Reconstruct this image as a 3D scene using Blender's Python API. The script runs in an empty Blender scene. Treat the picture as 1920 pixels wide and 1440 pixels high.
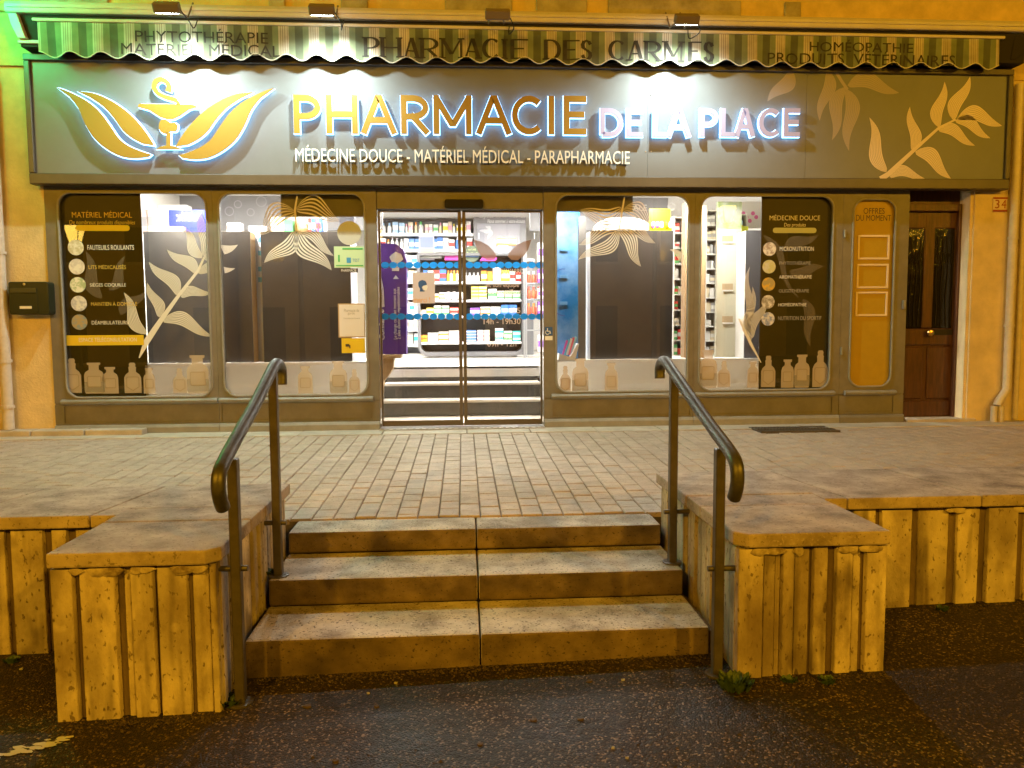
import bpy, bmesh, math, random
from mathutils import Vector, Matrix
rnd = random.Random(34)
SC = bpy.context.scene
COL = SC.collection

# ------------------------------------------------------------------ camera
FPX = 1431.4
YAW, PITCH, ROLL = math.radians(3.643), math.radians(4.387), math.radians(0.342)
CAM = Vector((0.0, -7.7, 1.034))
_f = Vector((math.sin(YAW)*math.cos(PITCH), math.cos(YAW)*math.cos(PITCH), -math.sin(PITCH)))
_r = Vector((math.cos(YAW), -math.sin(YAW), 0.0))
_d = _f.cross(_r)
RIGHT = _r*math.cos(ROLL) + _d*math.sin(ROLL)
DOWN = _d*math.cos(ROLL) - _r*math.sin(ROLL)
FWD = _f
cam_data = bpy.data.cameras.new('camera')
cam_data.sensor_width = 36.0
cam_data.lens = FPX/1920*36
cam_data.clip_start = 0.05
cam_data.clip_end = 300
cam = bpy.data.objects.new('camera', cam_data)
COL.objects.link(cam)
cam.matrix_world = Matrix(((RIGHT.x, -DOWN.x, -FWD.x, CAM.x), (RIGHT.y, -DOWN.y, -FWD.y, CAM.y),
                           (RIGHT.z, -DOWN.z, -FWD.z, CAM.z), (0, 0, 0, 1)))
SC.camera = cam

# ------------------------------------------------------------------ world (night) and exposure
w = bpy.data.worlds.new('World'); SC.world = w; w.use_nodes = True
nt = w.node_tree; bg = nt.nodes['Background']
sky = nt.nodes.new('ShaderNodeTexSky'); sky.sky_type = 'NISHITA'; sky.sun_disc = False
sky.sun_elevation = math.radians(2); sky.sun_rotation = math.radians(200)
nt.links.new(sky.outputs[0], bg.inputs[0]); bg.inputs[1].default_value = 0.0015
SC.view_settings.view_transform = 'Standard'; SC.view_settings.look = 'None'
SC.view_settings.exposure = 0.0; SC.view_settings.gamma = 1.0
SC.view_settings.use_curve_mapping = False
SC.cycles.use_denoising = True
SC.cycles.max_bounces = 7; SC.cycles.diffuse_bounces = 3; SC.cycles.glossy_bounces = 3
SC.cycles.transparent_max_bounces = 16; SC.cycles.transmission_bounces = 4
SC.cycles.sample_clamp_indirect = 6.0
SC.cycles.caustics_reflective = False; SC.cycles.caustics_refractive = False

SODIUM = (1.0, 0.49, 0.02)
COOL = (0.84, 1.0, 0.94)

def light(name, kind, loc, power, color, **kw):
    l = bpy.data.lights.new(name, kind); l.energy = power; l.color = color
    for k, v in kw.items(): setattr(l, k, v)
    o = bpy.data.objects.new(name, l); o.location = loc; COL.objects.link(o)
    return o

# ------------------------------------------------------------------ helpers
def ray(u, v):
    return RIGHT*((u-960)/FPX) + DOWN*((v-720)/FPX) + FWD
def W(u, v, Y):                       # point of the plane Y=const that the photo shows at (u, v)
    d = ray(u, v); return CAM + d*((Y-CAM.y)/d.y)

def tag(o, label=None, cat=None, group=None, kind=None):
    if label: o['label'] = label
    if cat: o['category'] = cat
    if group: o['group'] = group
    if kind: o['kind'] = kind
    return o

def empty(name, loc, label, cat, group=None):
    o = bpy.data.objects.new(name, None); o.location = loc; o.empty_display_size = 0.1
    COL.objects.link(o); return tag(o, label, cat, group)

def world_loc(o):
    v = Vector(o.location)
    while o.parent: o = o.parent; v += Vector(o.location)
    return v

class MB:
    def __init__(s): s.v = []; s.f = []
    def add(s, vs, fs):
        n = len(s.v); s.v += [Vector(p) for p in vs]; s.f += [tuple(i+n for i in f) for f in fs]; return s
    def box(s, x0, x1, y0, y1, z0, z1):
        x0, x1 = min(x0, x1), max(x0, x1); y0, y1 = min(y0, y1), max(y0, y1); z0, z1 = min(z0, z1), max(z0, z1)
        return s.add([(x0,y0,z0),(x1,y0,z0),(x1,y1,z0),(x0,y1,z0),(x0,y0,z1),(x1,y0,z1),(x1,y1,z1),(x0,y1,z1)],
                     [(0,3,2,1),(4,5,6,7),(0,1,5,4),(1,2,6,5),(2,3,7,6),(3,0,4,7)])
    def prism(s, pts, y0, y1):        # polygon in XZ (any winding), extruded from y0 (front) to y1 (back)
        a = sum(pts[i][0]*pts[(i+1) % len(pts)][1]-pts[(i+1) % len(pts)][0]*pts[i][1] for i in range(len(pts)))
        if a < 0: pts = pts[::-1]
        n = len(pts)
        vs = [(p[0], y0, p[1]) for p in pts] + [(p[0], y1, p[1]) for p in pts]
        fs = [tuple(range(n)), tuple(range(2*n-1, n-1, -1))]
        fs += [(i+n, (i+1) % n+n, (i+1) % n, i) for i in range(n)]
        return s.add(vs, fs)
    def prism_z(s, pts, z0, z1):      # polygon in XY extruded upwards
        a = sum(pts[i][0]*pts[(i+1) % len(pts)][1]-pts[(i+1) % len(pts)][0]*pts[i][1] for i in range(len(pts)))
        if a < 0: pts = pts[::-1]
        n = len(pts)
        vs = [(p[0], p[1], z0) for p in pts] + [(p[0], p[1], z1) for p in pts]
        fs = [tuple(range(n-1, -1, -1)), tuple(range(n, 2*n))]
        fs += [(i, (i+1) % n, (i+1) % n+n, i+n) for i in range(n)]
        return s.add(vs, fs)
    def prism_x(s, pts, x0, x1):      # polygon in YZ extruded along X
        a = sum(pts[i][0]*pts[(i+1) % len(pts)][1]-pts[(i+1) % len(pts)][0]*pts[i][1] for i in range(len(pts)))
        if a < 0: pts = pts[::-1]
        n = len(pts)
        vs = [(x0, p[0], p[1]) for p in pts] + [(x1, p[0], p[1]) for p in pts]
        fs = [tuple(range(n-1, -1, -1)), tuple(range(n, 2*n))]
        fs += [(i, (i+1) % n, (i+1) % n+n, i+n) for i in range(n)]
        return s.add(vs, fs)
    def sheet(s, pts, y):             # flat polygon in XZ at depth y facing the street
        a = sum(pts[i][0]*pts[(i+1) % len(pts)][1]-pts[(i+1) % len(pts)][0]*pts[i][1] for i in range(len(pts)))
        if a < 0: pts = pts[::-1]
        return s.add([(p[0], y, p[1]) for p in pts], [tuple(range(len(pts)))])
    def stroke(s, pts, wd, y0, y1=None):  # ribbon along a polyline in XZ, width wd (number or list); solid when y1 given
        n = len(pts); L = []; Rr = []
        for i in range(n):
            a = pts[max(0, i-1)]; b = pts[min(n-1, i+1)]; p = pts[i]
            ww = (wd[i] if isinstance(wd, (list, tuple)) else wd)/2
            if 0 < i < n-1:
                d1 = Vector((p[0]-a[0], p[1]-a[1])); d2 = Vector((b[0]-p[0], b[1]-p[1]))
                if d1.length < 1e-9 or d2.length < 1e-9: d1 = d2 = Vector((b[0]-a[0], b[1]-a[1]))
                d1.normalize(); d2.normalize(); t = (d1+d2)
                if t.length < 1e-4: t = d1.copy()
                t.normalize(); c = max(0.6, t.dot(d1)); ww /= c
            else:
                t = Vector((b[0]-a[0], b[1]-a[1])); t.normalize()
            nx, nz = -t.y, t.x
            L.append((p[0]+nx*ww, p[1]+nz*ww)); Rr.append((p[0]-nx*ww, p[1]-nz*ww))
        if y1 is None:
            vs = [(q[0], y0, q[1]) for q in Rr] + [(q[0], y0, q[1]) for q in L]
            return s.add(vs, [(i, i+1, n+i+1, n+i) for i in range(n-1)])
        vs = [(q[0], y0, q[1]) for q in Rr] + [(q[0], y0, q[1]) for q in L] + [(q[0], y1, q[1]) for q in Rr] + [(q[0], y1, q[1]) for q in L]
        fs = []
        for i in range(n-1):
            fs += [(i, i+1, n+i+1, n+i), (2*n+i+1, 2*n+i, 3*n+i, 3*n+i+1), (i+1, i, 2*n+i, 2*n+i+1), (n+i, n+i+1, 3*n+i+1, 3*n+i)]
        fs += [(0, n, 3*n, 2*n), (n-1, 3*n-1, 4*n-1, 2*n-1)]
        return s.add(vs, fs)
    def tube(s, path, r, seg=14, cap=True):
        path = [Vector(p) for p in path]; n = len(path); base = len(s.v)
        t = (path[1]-path[0]).normalized(); up = Vector((1, 0, 0)) if abs(t.x) < 0.9 else Vector((0, 0, 1))
        nrm = t.cross(up).normalized(); vs = []; fs = []
        for i in range(n):
            t2 = (path[min(n-1, i+1)]-path[max(0, i-1)]).normalized()
            nrm = (nrm - t2*nrm.dot(t2)).normalized(); b = t2.cross(nrm)
            rr = r[i] if isinstance(r, (list, tuple)) else r
            for k in range(seg):
                a = 2*math.pi*k/seg; vs.append(path[i]+nrm*(rr*math.cos(a))+b*(rr*math.sin(a)))
        for i in range(n-1):
            for k in range(seg):
                k2 = (k+1) % seg
                fs.append((i*seg+k, i*seg+k2, (i+1)*seg+k2, (i+1)*seg+k))
        if cap: fs += [tuple(range(seg-1, -1, -1)), tuple((n-1)*seg+k for k in range(seg))]
        return s.add(vs, fs)
    def lathe(s, x, y, prof, seg=16):  # prof: [(r, z)...] bottom to top
        vs = []; fs = []; n = len(prof)
        for r, z in prof:
            for k in range(seg):
                a = 2*math.pi*k/seg; vs.append((x+r*math.cos(a), y+r*math.sin(a), z))
        for i in range(n-1):
            for k in range(seg):
                k2 = (k+1) % seg; fs.append((i*seg+k, i*seg+k2, (i+1)*seg+k2, (i+1)*seg+k))
        fs += [tuple(range(seg-1, -1, -1)), tuple((n-1)*seg+k for k in range(seg))]
        return s.add(vs, fs)
    def build(s, name, mat, parent=None, bevel=0, smooth=False, seg=1, origin=None):
        if parent is not None: o0 = world_loc(parent)
        elif origin is not None: o0 = Vector(origin)
        else:
            xs = [v.x for v in s.v]; ys = [v.y for v in s.v]; zs = [v.z for v in s.v]
            o0 = Vector(((min(xs)+max(xs))/2, (min(ys)+max(ys))/2, min(zs)))
        me = bpy.data.meshes.new(name)
        me.from_pydata([tuple(v-o0) for v in s.v], [], s.f)
        if bevel:
            bm = bmesh.new(); bm.from_mesh(me)
            bmesh.ops.recalc_face_normals(bm, faces=bm.faces)
            es = [e for e in bm.edges if len(e.link_faces) == 2 and e.calc_face_angle() > 0.5]
            bmesh.ops.bevel(bm, geom=es, offset=bevel, segments=seg, profile=0.6, affect='EDGES', clamp_overlap=True)
            bm.to_mesh(me); bm.free()
        me.materials.append(mat)
        if smooth:
            for p in me.polygons: p.use_smooth = True
            try: me.set_sharp_from_angle(angle=math.radians(40))
            except Exception: pass
        o = bpy.data.objects.new(name, me); COL.objects.link(o)
        if parent is not None: o.parent = parent
        else: o.location = o0
        return o

def curve_pts(p, n=8):                # Catmull-Rom through points
    out = []
    for i in range(len(p)-1):
        a = p[max(0, i-1)]; b = p[i]; c = p[i+1]; d = p[min(len(p)-1, i+2)]
        for k in range(n):
            t = k/n
            out.append(tuple(0.5*((2*b[j])+(-a[j]+c[j])*t+(2*a[j]-5*b[j]+4*c[j]-d[j])*t*t+(-a[j]+3*b[j]-3*c[j]+d[j])*t**3) for j in range(len(b))))
    out.append(tuple(p[-1])); return out

def rrect(x0, x1, z0, z1, r, n=6):
    if not isinstance(r, (list, tuple)): r = [r]*4       # bl, br, tr, tl
    out = []
    for (cx, cz, a0, rr) in ((x0+r[0], z0+r[0], 180, r[0]), (x1-r[1], z0+r[1], 270, r[1]), (x1-r[2], z1-r[2], 0, r[2]), (x0+r[3], z1-r[3], 90, r[3])):
        if rr < 1e-6: out.append((cx, cz)); continue
        for k in range(n+1):
            a = math.radians(a0+90*k/n); out.append((cx+rr*math.cos(a), cz+rr*math.sin(a)))
    return out
def circle(cx, cz, r, n=28, rz=None):
    return [(cx+r*math.cos(2*math.pi*k/n), cz+(rz or r)*math.sin(2*math.pi*k/n)) for k in range(n)]

_tc = {}
def text_mesh(body, shear=0.0, bold=0.0):
    key = (body, shear, bold)
    if key in _tc: return _tc[key]
    c = bpy.data.curves.new('lettering', 'FONT'); c.body = body; c.resolution_u = 3; c.align_x = 'LEFT'
    c.shear = shear; c.offset = bold
    o = bpy.data.objects.new('lettering', c); COL.objects.link(o)
    bpy.context.view_layer.update()
    dg = bpy.context.evaluated_depsgraph_get()
    m = o.evaluated_get(dg).to_mesh()
    vs = [v.co.copy() for v in m.vertices]; fs = [tuple(p.vertices) for p in m.polygons]
    o.evaluated_get(dg).to_mesh_clear()
    bpy.data.objects.remove(o); bpy.data.curves.remove(c)
    _tc[key] = (vs, fs); return vs, fs
def text(body, x0, x1, z0, z1, y, mat, parent, name='lettering', mapf=None, shear=0.0, bold=0.0):
    vs, fs = text_mesh(body, shear, bold)
    xs = [v.x for v in vs]; ys = [v.y for v in vs]
    sx = (x1-x0)/(max(xs)-min(xs)); sy = (z1-z0)/(max(ys)-min(ys))
    m = MB(); pts = [(x0+(v.x-min(xs))*sx, z0+(v.y-min(ys))*sy) for v in vs]
    if mapf: m.add([mapf(*p) for p in pts], fs)
    else: m.add([(p[0], y, p[1]) for p in pts], fs)
    o = m.build(name, mat, parent)
    if len(body) > 1: o['kind'] = 'stuff'
    return o
def text_px(body, u0, u1, v0, v1, y, mat, parent, **k):   # box given by the photo, on the plane y
    a = W(u0, v1, y); b = W(u1, v0, y)
    return text(body, a.x, b.x, a.z, b.z, y, mat, parent, **k)

# ------------------------------------------------------------------ materials
MATS = {}
def mat(name, color, rough=0.6, metal=0.0, bump=0.0, bscale=40.0, var=0.0, vscale=6.0, color2=None, spec=0.5,
        emit=None, estr=0.0, stretch=None, spots=None, bdist=0.01, detail=6.0, rand=0.0, alpha=1.0, objvar=None, ramp=(0.35, 0.65)):
    if name in MATS: return MATS[name]
    m = bpy.data.materials.new(name); m.use_nodes = True; t = m.node_tree; N = t.nodes; Lk = t.links
    b = N['Principled BSDF']
    b.inputs['Base Color'].default_value = (*color, 1); b.inputs['Roughness'].default_value = rough
    b.inputs['Metallic'].default_value = metal; b.inputs['Specular IOR Level'].default_value = spec
    col = None
    need = var > 0 or bump > 0 or spots or color2
    if need:
        g = N.new('ShaderNodeNewGeometry'); mp = N.new('ShaderNodeMapping')
        Lk.new(g.outputs['Position'], mp.inputs[0])
        if stretch: mp.inputs['Scale'].default_value = stretch
    if color2 or var > 0:
        n = N.new('ShaderNodeTexNoise'); n.inputs['Scale'].default_value = vscale; n.inputs['Detail'].default_value = detail
        n.inputs['Roughness'].default_value = 0.65
        Lk.new(mp.outputs[0], n.inputs['Vector'])
        r = N.new('ShaderNodeValToRGB'); r.color_ramp.elements[0].position = ramp[0]; r.color_ramp.elements[1].position = ramp[1]
        c2 = color2 or tuple(c*(1-var) for c in color); c1 = color if color2 else tuple(min(1, c*(1+var*0.5)) for c in color)
        r.color_ramp.elements[0].color = (*c2, 1); r.color_ramp.elements[1].color = (*c1, 1)
        Lk.new(n.outputs[0], r.inputs[0]); col = r.outputs[0]
    if spots:                          # (scale, threshold, colour, strength)
        for sp in spots:
            v = N.new('ShaderNodeTexNoise'); v.inputs['Detail'].default_value = 2
            if isinstance(sp[0], tuple):          # streaks: noise drawn out along one axis
                m2 = N.new('ShaderNodeMapping'); m2.inputs['Scale'].default_value = sp[0]; Lk.new(g.outputs['Position'], m2.inputs[0]); Lk.new(m2.outputs[0], v.inputs['Vector']); v.inputs['Scale'].default_value = 1.0
            else: v.inputs['Scale'].default_value = sp[0]; Lk.new(mp.outputs[0], v.inputs['Vector'])
            rr = N.new('ShaderNodeValToRGB'); rr.color_ramp.elements[0].position = sp[1]; rr.color_ramp.elements[1].position = min(0.999, sp[1]+(sp[4] if len(sp) > 4 else 0.06))
            rr.color_ramp.elements[0].color = (0, 0, 0, 1); rr.color_ramp.elements[1].color = (sp[3], sp[3], sp[3], 1)
            Lk.new(v.outputs[0], rr.inputs[0])
            mx = N.new('ShaderNodeMix'); mx.data_type = 'RGBA'
            if col is None: mx.inputs[6].default_value = (*color, 1)
            else: Lk.new(col, mx.inputs[6])
            mx.inputs[7].default_value = (*sp[2], 1); Lk.new(rr.outputs[0], mx.inputs[0]); col = mx.outputs[2]
    if rand or objvar:
        oi = N.new('ShaderNodeObjectInfo'); hs = N.new('ShaderNodeHueSaturation')
        mr = N.new('ShaderNodeMapRange'); mr.inputs[3].default_value = 1-rand; mr.inputs[4].default_value = 1+rand
        Lk.new(oi.outputs['Random'], mr.inputs[0]); Lk.new(mr.outputs[0], hs.inputs['Value'])
        if col is None: hs.inputs['Color'].default_value = (*color, 1)
        else: Lk.new(col, hs.inputs['Color'])
        col = hs.outputs[0]
    if col is not None: Lk.new(col, b.inputs['Base Color'])
    if bump > 0:
        n2 = N.new('ShaderNodeTexNoise'); n2.inputs['Scale'].default_value = bscale; n2.inputs['Detail'].default_value = 5
        n2.inputs['Roughness'].default_value = 0.6
        Lk.new(mp.outputs[0], n2.inputs['Vector'])
        bp = N.new('ShaderNodeBump'); bp.inputs['Strength'].default_value = bump; bp.inputs['Distance'].default_value = bdist
        Lk.new(n2.outputs[0], bp.inputs['Height']); Lk.new(bp.outputs[0], b.inputs['Normal'])
    if emit:
        b.inputs['Emission Color'].default_value = (*emit, 1); b.inputs['Emission Strength'].default_value = estr
    if alpha < 1: b.inputs['Alpha'].default_value = alpha
    MATS[name] = m; return m

def glass_mat(name, tint=(1, 1, 1), refl=1.0):
    m = bpy.data.materials.new(name); m.use_nodes = True; t = m.node_tree; N = t.nodes; Lk = t.links
    for n in list(N):
        if n.type == 'BSDF_PRINCIPLED': N.remove(n)
    out = [n for n in N if n.type == 'OUTPUT_MATERIAL'][0]
    fr = N.new('ShaderNodeFresnel'); fr.inputs[0].default_value = 1.5
    mu = N.new('ShaderNodeMath'); mu.operation = 'MULTIPLY'; mu.inputs[1].default_value = 1.7*refl; Lk.new(fr.outputs[0], mu.inputs[0])
    tr = N.new('ShaderNodeBsdfTransparent'); tr.inputs[0].default_value = (*tint, 1)
    gl = N.new('ShaderNodeBsdfGlossy'); gl.inputs['Roughness'].default_value = 0.0
    mx = N.new('ShaderNodeMixShader'); Lk.new(mu.outputs[0], mx.inputs[0]); Lk.new(tr.outputs[0], mx.inputs[1]); Lk.new(gl.outputs[0], mx.inputs[2])
    Lk.new(mx.outputs[0], out.inputs[0]); MATS[name] = m; return m
def emit_mat(name, color, strength):
    return mat(name, (0.8, 0.8, 0.8), 0.5, emit=color, estr=strength)

M_glass = glass_mat('window_glass', (0.97, 0.98, 0.98))
M_taupe = mat('taupe_paint', (0.18, 0.162, 0.135), 0.5, bump=0.12, bscale=90, var=0.18, vscale=5)
M_taupe_lt = mat('taupe_moulding', (0.27, 0.255, 0.225), 0.45, bump=0.08, bscale=90, var=0.15, vscale=8)
M_sign = mat('sign_board_grey', (0.145, 0.158, 0.17), 0.42, bump=0.03, bscale=400, var=0.07, vscale=3)
M_sign_frame = mat('sign_frame_bronze', (0.075, 0.06, 0.045), 0.4, var=0.15, vscale=6)
M_gold = mat('gold_letter_face', (0.32, 0.185, 0.03), 0.4, metal=0.0)
M_lilac = mat('white_letter_face', (0.27, 0.24, 0.34), 0.4, emit=(0.72, 0.64, 0.95), estr=0.24)
M_halo = emit_mat('lit_letter_edge', (0.24, 0.58, 1.0), 5.0)
M_white_letter = mat('cream_letter', (0.82, 0.78, 0.72), 0.45)
M_leaf = mat('leaf_print', (0.8, 0.7, 0.66), 0.6)
M_leaf_dim = mat('leaf_print_faint', (0.78, 0.68, 0.64), 0.6, alpha=0.42)
M_vinyl = mat('leaf_vinyl', (0.82, 0.78, 0.73), 0.6, alpha=0.88)
M_vinyl_dim = mat('leaf_vinyl_faint', (0.62, 0.52, 0.4), 0.6, alpha=0.22)
M_bottle = mat('bottle_vinyl', (0.6, 0.5, 0.38), 0.6, alpha=0.62)
M_bottle_liq = mat('bottle_liquid_vinyl', (0.35, 0.34, 0.27), 0.6, alpha=0.4)
M_bottle_line = mat('bottle_outline_vinyl', (0.28, 0.22, 0.14), 0.6)
M_panel = mat('dark_window_panel', (0.04, 0.036, 0.033), 0.55, var=0.15, vscale=4)
M_black = mat('black_display_board', (0.03, 0.025, 0.022), 0.5, var=0.3, vscale=3)
M_yellow = mat('yellow_vinyl', (0.72, 0.5, 0.02), 0.5)
M_ochre = mat('ochre_board', (0.42, 0.27, 0.012), 0.5, var=0.06, vscale=10)
M_txt_white = mat('white_print', (0.8, 0.78, 0.74), 0.6)
M_txt_grey = mat('grey_print', (0.36, 0.34, 0.31), 0.6)
M_txt_gold = mat('gold_print', (0.62, 0.44, 0.08), 0.6)
M_txt_dark = mat('dark_print', (0.06, 0.04, 0.025), 0.6)
M_plaster = mat('ochre_plaster', (0.7, 0.55, 0.3), 0.85, bump=0.5, bscale=38, bdist=0.012, var=0.16, vscale=3.5)
M_plaster_hi = mat('upper_wall_plaster', (0.7, 0.52, 0.22), 0.85, bump=0.4, bscale=60, var=0.2, vscale=4)
M_stone = mat('window_sill_stone', (0.42, 0.36, 0.27), 0.8, bump=0.3, bscale=60, var=0.3, vscale=5)
M_pipe = mat('cream_pipe', (0.62, 0.54, 0.46), 0.4, var=0.12, vscale=14)
M_concrete = mat('ribbed_concrete', (0.66, 0.56, 0.4), 0.9, bump=0.55, bscale=60, bdist=0.008, color2=(0.24, 0.17, 0.1), vscale=4.5,
                 stretch=(1, 1, 0.6), spots=[(55, 0.63, (0.12, 0.08, 0.045), 0.8), (2.6, 0.46, (0.13, 0.085, 0.045), 0.8, 0.25), (9, 0.66, (0.66, 0.55, 0.4), 0.5), (7, 0.6, (0.1, 0.065, 0.035), 0.6, 0.12), ((14, 14, 1.3), 0.55, (0.07, 0.045, 0.025), 0.6, 0.14), (3.2, 0.57, (0.07, 0.045, 0.025), 0.6, 0.14), (24, 0.69, (0.07, 0.045, 0.03), 0.9)], ramp=(0.27, 0.58), rand=0.1)
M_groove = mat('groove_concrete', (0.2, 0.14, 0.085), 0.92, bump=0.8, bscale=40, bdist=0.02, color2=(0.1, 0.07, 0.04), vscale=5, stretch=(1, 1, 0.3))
M_mortar = mat('crumbling_mortar', (0.5, 0.41, 0.28), 0.95, bump=0.4, bscale=40, bdist=0.01, color2=(0.16, 0.11, 0.06), vscale=14, ramp=(0.35, 0.6))
M_coping = mat('coping_slab', (0.52, 0.42, 0.345), 0.85, bump=0.45, bscale=160, bdist=0.005, color2=(0.17, 0.125, 0.095), vscale=5,
               spots=[(80, 0.6, (0.46, 0.38, 0.31), 0.55), (65, 0.62, (0.09, 0.065, 0.05), 0.6), (3.5, 0.5, (0.16, 0.12, 0.085), 0.4, 0.3)], ramp=(0.3, 0.65), rand=0.06)
M_step = mat('washed_step_concrete', (0.62, 0.54, 0.455), 0.8, bump=0.5, bscale=170, bdist=0.005, color2=(0.2, 0.155, 0.11), vscale=4.5,
             spots=[(75, 0.6, (0.07, 0.05, 0.035), 0.8), (85, 0.61, (0.62, 0.56, 0.48), 0.75), (3.5, 0.52, (0.16, 0.115, 0.07), 0.7, 0.25)], ramp=(0.28, 0.6), rand=0.05)
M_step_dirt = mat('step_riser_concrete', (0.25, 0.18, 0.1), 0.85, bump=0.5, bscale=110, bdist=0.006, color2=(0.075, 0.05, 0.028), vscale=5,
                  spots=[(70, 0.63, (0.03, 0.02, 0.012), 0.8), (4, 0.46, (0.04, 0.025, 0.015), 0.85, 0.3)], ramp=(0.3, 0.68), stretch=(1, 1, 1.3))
M_paver = mat('granite_paver', (0.5, 0.395, 0.31), 0.7, bump=0.4, bscale=120, bdist=0.006, var=0.2, vscale=9, rand=0.09,
              spots=[(85, 0.62, (0.16, 0.12, 0.09), 0.55), (1.6, 0.47, (0.24, 0.18, 0.135), 0.35, 0.35)])
M_joint = mat('paver_joint_sand', (0.2, 0.155, 0.12), 0.95, bump=0.5, bscale=150, var=0.4, vscale=12)
M_slab = mat('limestone_slab', (0.5, 0.43, 0.34), 0.75, bump=0.3, bscale=90, var=0.2, vscale=5, rand=0.07)
M_steel = mat('brown_handrail_metal', (0.12, 0.112, 0.106), 0.42, metal=0.6, bump=0.08, bscale=60, var=0.35, vscale=14)
M_post = mat('brown_post_paint', (0.1, 0.085, 0.075), 0.42, metal=0.3, bump=0.1, bscale=120, var=0.25, vscale=12)
M_wood = mat('brown_door_wood', (0.1, 0.036, 0.012), 0.42, bump=0.2, bscale=30, color2=(0.045, 0.015, 0.006), vscale=6, stretch=(6, 6, 0.7))
M_lightwood = mat('light_wood', (0.48, 0.32, 0.17), 0.5, var=0.15, vscale=8, stretch=(5, 5, 0.6))
M_brass = mat('brass', (0.7, 0.5, 0.2), 0.3, metal=1.0)
M_green = mat('dark_green_letterbox', (0.014, 0.02, 0.012), 0.3)
M_white = mat('white_lacquer', (0.8, 0.79, 0.77), 0.4)
M_metal = mat('brushed_metal', (0.5, 0.5, 0.5), 0.35, metal=0.9)
M_doorframe = mat('bronze_door_frame', (0.14, 0.11, 0.07), 0.4, metal=0.4)
M_hood = mat('awning_hood_cream', (0.62, 0.56, 0.5), 0.45, var=0.1, vscale=4)
M_lampbox = mat('floodlight_housing', (0.17, 0.13, 0.1), 0.5)
M_dark = mat('dark_cavity', (0.02, 0.016, 0.012), 0.9)
M_leafgreen = mat('weed_leaf', (0.05, 0.09, 0.02), 0.6, var=0.3, vscale=30)

# ------------------------------------------------------------------ ground: street, terrace, steps
def ground_z(x, y):
    yy = max(-6.5, min(-3.6, y))
    return -0.475 + 0.02*max(-6, min(6, x)) + 0.05*(yy+4.4)
def terrace_z(y): return 0.0224*y

def asphalt_material():
    m = bpy.data.materials.new('wet_asphalt'); m.use_nodes = True; t = m.node_tree; N = t.nodes; Lk = t.links; b = N['Principled BSDF']
    g = N.new('ShaderNodeNewGeometry')
    v = N.new('ShaderNodeTexVoronoi'); v.inputs['Scale'].default_value = 132; Lk.new(g.outputs['Position'], v.inputs['Vector'])
    n = N.new('ShaderNodeTexNoise'); n.inputs['Scale'].default_value = 2.2; n.inputs['Detail'].default_value = 6; Lk.new(g.outputs['Position'], n.inputs['Vector'])
    r = N.new('ShaderNodeValToRGB'); e = r.color_ramp.elements
    e[0].position = 0.0; e[0].color = (0.010, 0.006, 0.0035, 1); e[1].position = 1.0; e[1].color = (0.27, 0.2, 0.145, 1)
    k = e.new(0.62); k.color = (0.024, 0.014, 0.0085, 1); k = e.new(0.86); k.color = (0.06, 0.037, 0.023, 1)
    sep = N.new('ShaderNodeSeparateColor'); Lk.new(v.outputs['Color'], sep.inputs[0]); Lk.new(sep.outputs[0], r.inputs[0])
    mx = N.new('ShaderNodeMix'); mx.data_type = 'RGBA'; mx.blend_type = 'MULTIPLY'; mx.inputs[0].default_value = 1
    r2 = N.new('ShaderNodeValToRGB'); r2.color_ramp.elements[0].color = (0.5, 0.45, 0.4, 1); r2.color_ramp.elements[1].color = (1.15, 1.1, 1.0, 1)
    r2.color_ramp.elements[0].position = 0.35; r2.color_ramp.elements[1].position = 0.65
    Lk.new(n.outputs[0], r2.inputs[0]); Lk.new(r.outputs[0], mx.inputs[6]); Lk.new(r2.outputs[0], mx.inputs[7]); Lk.new(mx.outputs[2], b.inputs['Base Color'])
    rr = N.new('ShaderNodeMapRange'); rr.inputs[1].default_value = 0.35; rr.inputs[2].default_value = 0.7; rr.inputs[3].default_value = 0.5; rr.inputs[4].default_value = 0.75
    Lk.new(n.outputs[0], rr.inputs[0]); Lk.new(rr.outputs[0], b.inputs['Roughness'])
    bp = N.new('ShaderNodeBump'); bp.inputs['Strength'].default_value = 0.9; bp.inputs['Distance'].default_value = 0.006
    Lk.new(v.outputs['Distance'], bp.inputs['Height']); bp.invert = True
    bp2 = N.new('ShaderNodeBump'); bp2.inputs['Strength'].default_value = 0.35; bp2.inputs['Distance'].default_value = 0.03
    n3 = N.new('ShaderNodeTexNoise'); n3.inputs['Scale'].default_value = 22; Lk.new(g.outputs['Position'], n3.inputs['Vector'])
    Lk.new(n3.outputs[0], bp2.inputs['Height']); Lk.new(bp.outputs[0], bp2.inputs['Normal']); Lk.new(bp2.outputs[0], b.inputs['Normal'])
    MATS['asphalt'] = m; return m
M_asphalt = asphalt_material()

m = MB()
xs = [-60, -25, -12] + [-6+0.5*i for i in range(25)] + [12, 25, 60]
ys = [-60, -30, -16, -10] + [-7.5+0.3*i for i in range(14)]
for y in ys:
    for x in xs: m.v.append(Vector((x, y, ground_z(x, y))))
nx = len(xs)
for j in range(len(ys)-1):
    for i in range(nx-1): m.f.append((j*nx+i, j*nx+i+1, (j+1)*nx+i+1, (j+1)*nx+i))
street = tag(m.build('street', M_asphalt, smooth=True, origin=(0, 0, 0)), kind='structure')

# terrace bed
XL, XR = -7.0, 8.0
m = MB()
m.prism_x([(-3.30, terrace_z(-3.30)-0.012), (0.5, terrace_z(0)-0.012), (0.5, -0.9), (-3.30, -0.9)], XL, XR)
terrace = tag(m.build('terrace_paving', M_joint, origin=(0, -1.5, 0)), kind='structure')

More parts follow.
